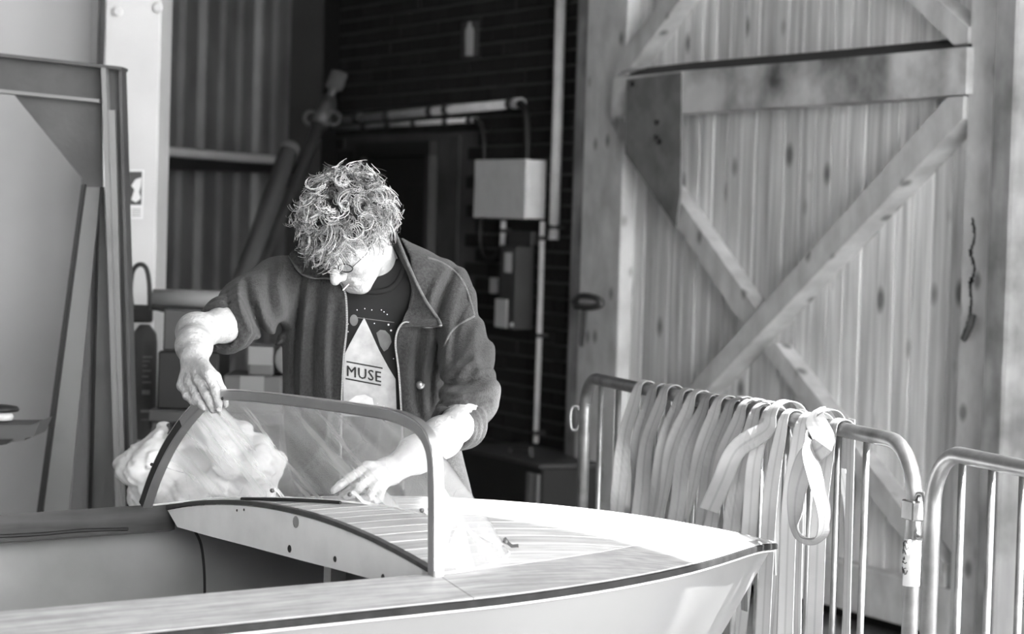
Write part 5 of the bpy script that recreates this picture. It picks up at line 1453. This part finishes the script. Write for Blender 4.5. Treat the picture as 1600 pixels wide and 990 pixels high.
# hair: a dark mass and many curled locks over it
def f_hair(P):
    q = (P - HC) @ HR.T
    d = ell_(q, (0, -.022, .040), np.eye(3), (.089, .104, .093))
    d = smax(d, -ell_(q, (0, .10, -.055), np.eye(3), (.085, .085, .085)), .015)
    d = np.maximum(d, -.075 - q[:, 2])
    return d - folds(P, 11, 60, .004, 3)
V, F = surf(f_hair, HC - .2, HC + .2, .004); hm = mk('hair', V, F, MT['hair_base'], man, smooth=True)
hv_, hf_, ht_ = [], [], []; cnt_ = 0
hr = np.random.default_rng(3)
made = 0
while made < 620:
    dv = hr.normal(size=3); dv /= np.linalg.norm(dv)
    l_, f__, u_ = dv
    if u_ < -.62 or (f__ > .50 and u_ < -.02) or (f__ > .2 and u_ < -.15): continue
    root_ = np.array([.080 * l_, -.016 + .099 * f__, .036 + .088 * u_])
    made += 1
    nd = nrm(np.array([l_ / .08, f__ / .1, u_ / .088]))
    tan = nrm(np.cross(nd, hr.normal(size=3))); bit = np.cross(nd, tan)
    ln = hr.uniform(.030, .062) * (1.15 if u_ > .2 else .9)
    if f__ > .4 and u_ < .55: nd = nrm(nd + np.array([0, .3, -.75]))
    turns = hr.uniform(.5, 1.5); cr = hr.uniform(.008, .018); ph = hr.uniform(0, 6.28); lean_ = hr.uniform(.3, 1.3)
    sway = (tan * math.cos(ph) + bit * math.sin(ph)); tone = hr.choice([.22, .6, 1.2, 1.9], p=[.26, .24, .26, .24])
    for st_ in range(hr.integers(3, 6)):
        k_ = 13; tt_ = np.linspace(0, 1, k_)
        ln2 = ln * hr.uniform(.8, 1.15); dph = hr.normal() * .22; cr2 = cr * hr.uniform(.85, 1.15); r2 = root_ + hr.normal(size=3) * .0028
        Pth = r2 + nd * (ln2 * (tt_ * (1 - .3 * lean_ * tt_)))[:, None] + sway * (ln2 * lean_ * .55 * tt_ ** 1.6)[:, None]
        ang = ph + dph + turns * 6.2832 * tt_
        Pth = Pth + (tan[None] * np.cos(ang)[:, None] + bit[None] * np.sin(ang)[:, None]) * (cr2 * np.minimum(1, tt_ * 2.2))[:, None]
        Pth = HC + Pth @ HR
        Pth[:, 2] -= .012 * tt_ ** 2
        rad = hr.choice([.0007, .0010, .0016], p=[.4, .35, .25]) * np.linspace(1, .45, k_)
        Vv, Ff = tube(Pth, rad, 3, caps=False)
        hv_.append(Vv); hf_ += [[i + cnt_ for i in f_] for f_ in Ff]; cnt_ += len(Vv)
        ht_.append(np.full(len(Vv), tone * hr.uniform(.8, 1.2)))
mk('curls', np.vstack(hv_), hf_, MT['hair'], hm, smooth=True, tint=np.concatenate(ht_))

# spectacles
gl_ = G()
for sg in (-1, 1):
    P = [hp_(sg * .031 + .021 * math.cos(t) , .100 - .006 * math.sin(t), -.008 + .0075 * math.sin(t)) for t in np.linspace(0, 2 * math.pi, 17)[:-1]]
    gl_.add(*tube(P, .0016, 5, closed=True))
    gl_.add(*tube([hp_(sg * .052, .099, -.004), hp_(sg * .074, .06, .0), hp_(sg * .081, -.005, .004), hp_(sg * .08, -.02, -.01)], .0009, 5))
gl_.add(*tube([hp_(-.009, .106, -.004), hp_(0, .111, -.001), hp_(.009, .106, -.004)], .0015, 5))
gl_.build('spectacles', MT['black'], man, smooth=True)
# the small stick between his lips
mo = hp_(.008, .098, -.0715)
V, F = tube([mo, unp(536, 453, proj(mo)[2] - .05)], .0014, 6)
mk('toothpick', V, F, MT['paper'], label='thin pale stick held between the man\'s lips', cat='stick')

# ------------------------------------------------------------------ white sheet bundle
SB = [((262, 735), 66, .12, 62), ((335, 722), 82, .15, 70), ((388, 742), 48, .12, 56), ((300, 775), 98, .15, 50)]
def f_bundle(P):
    d = None
    for (c_, rx, ry, rz) in SB:
        q = ell_(P, unp(c_[0], c_[1], 7.2), np.eye(3), (rx * 7.2 / FPX, ry, rz * 7.2 / FPX)); d = q if d is None else smin(d, q, .05)
    d = d + folds(P, 21, 15, .013, 2) + folds(P, 4, 34, .007, 2) + folds(P, 9, 85, .0022, 2)
    d = smax(d, -ell_(P, unp(292, 722, 7.05), np.eye(3), (.065, .06, .04)), .03)
    return np.maximum(d, zs + .003 - P[:, 2])
V, F = surf(f_bundle, np.array([unp(170, 700, 7.2)[0], 6.95, zs - .02]), np.array([unp(460, 700, 7.2)[0], 7.45, unp(300, 620, 7.2)[2]]), .006)
mk('dust_sheet', V, F, MT['cotton'], label='crumpled white dust sheet bundle behind the windscreen', cat='sheet', smooth=True)
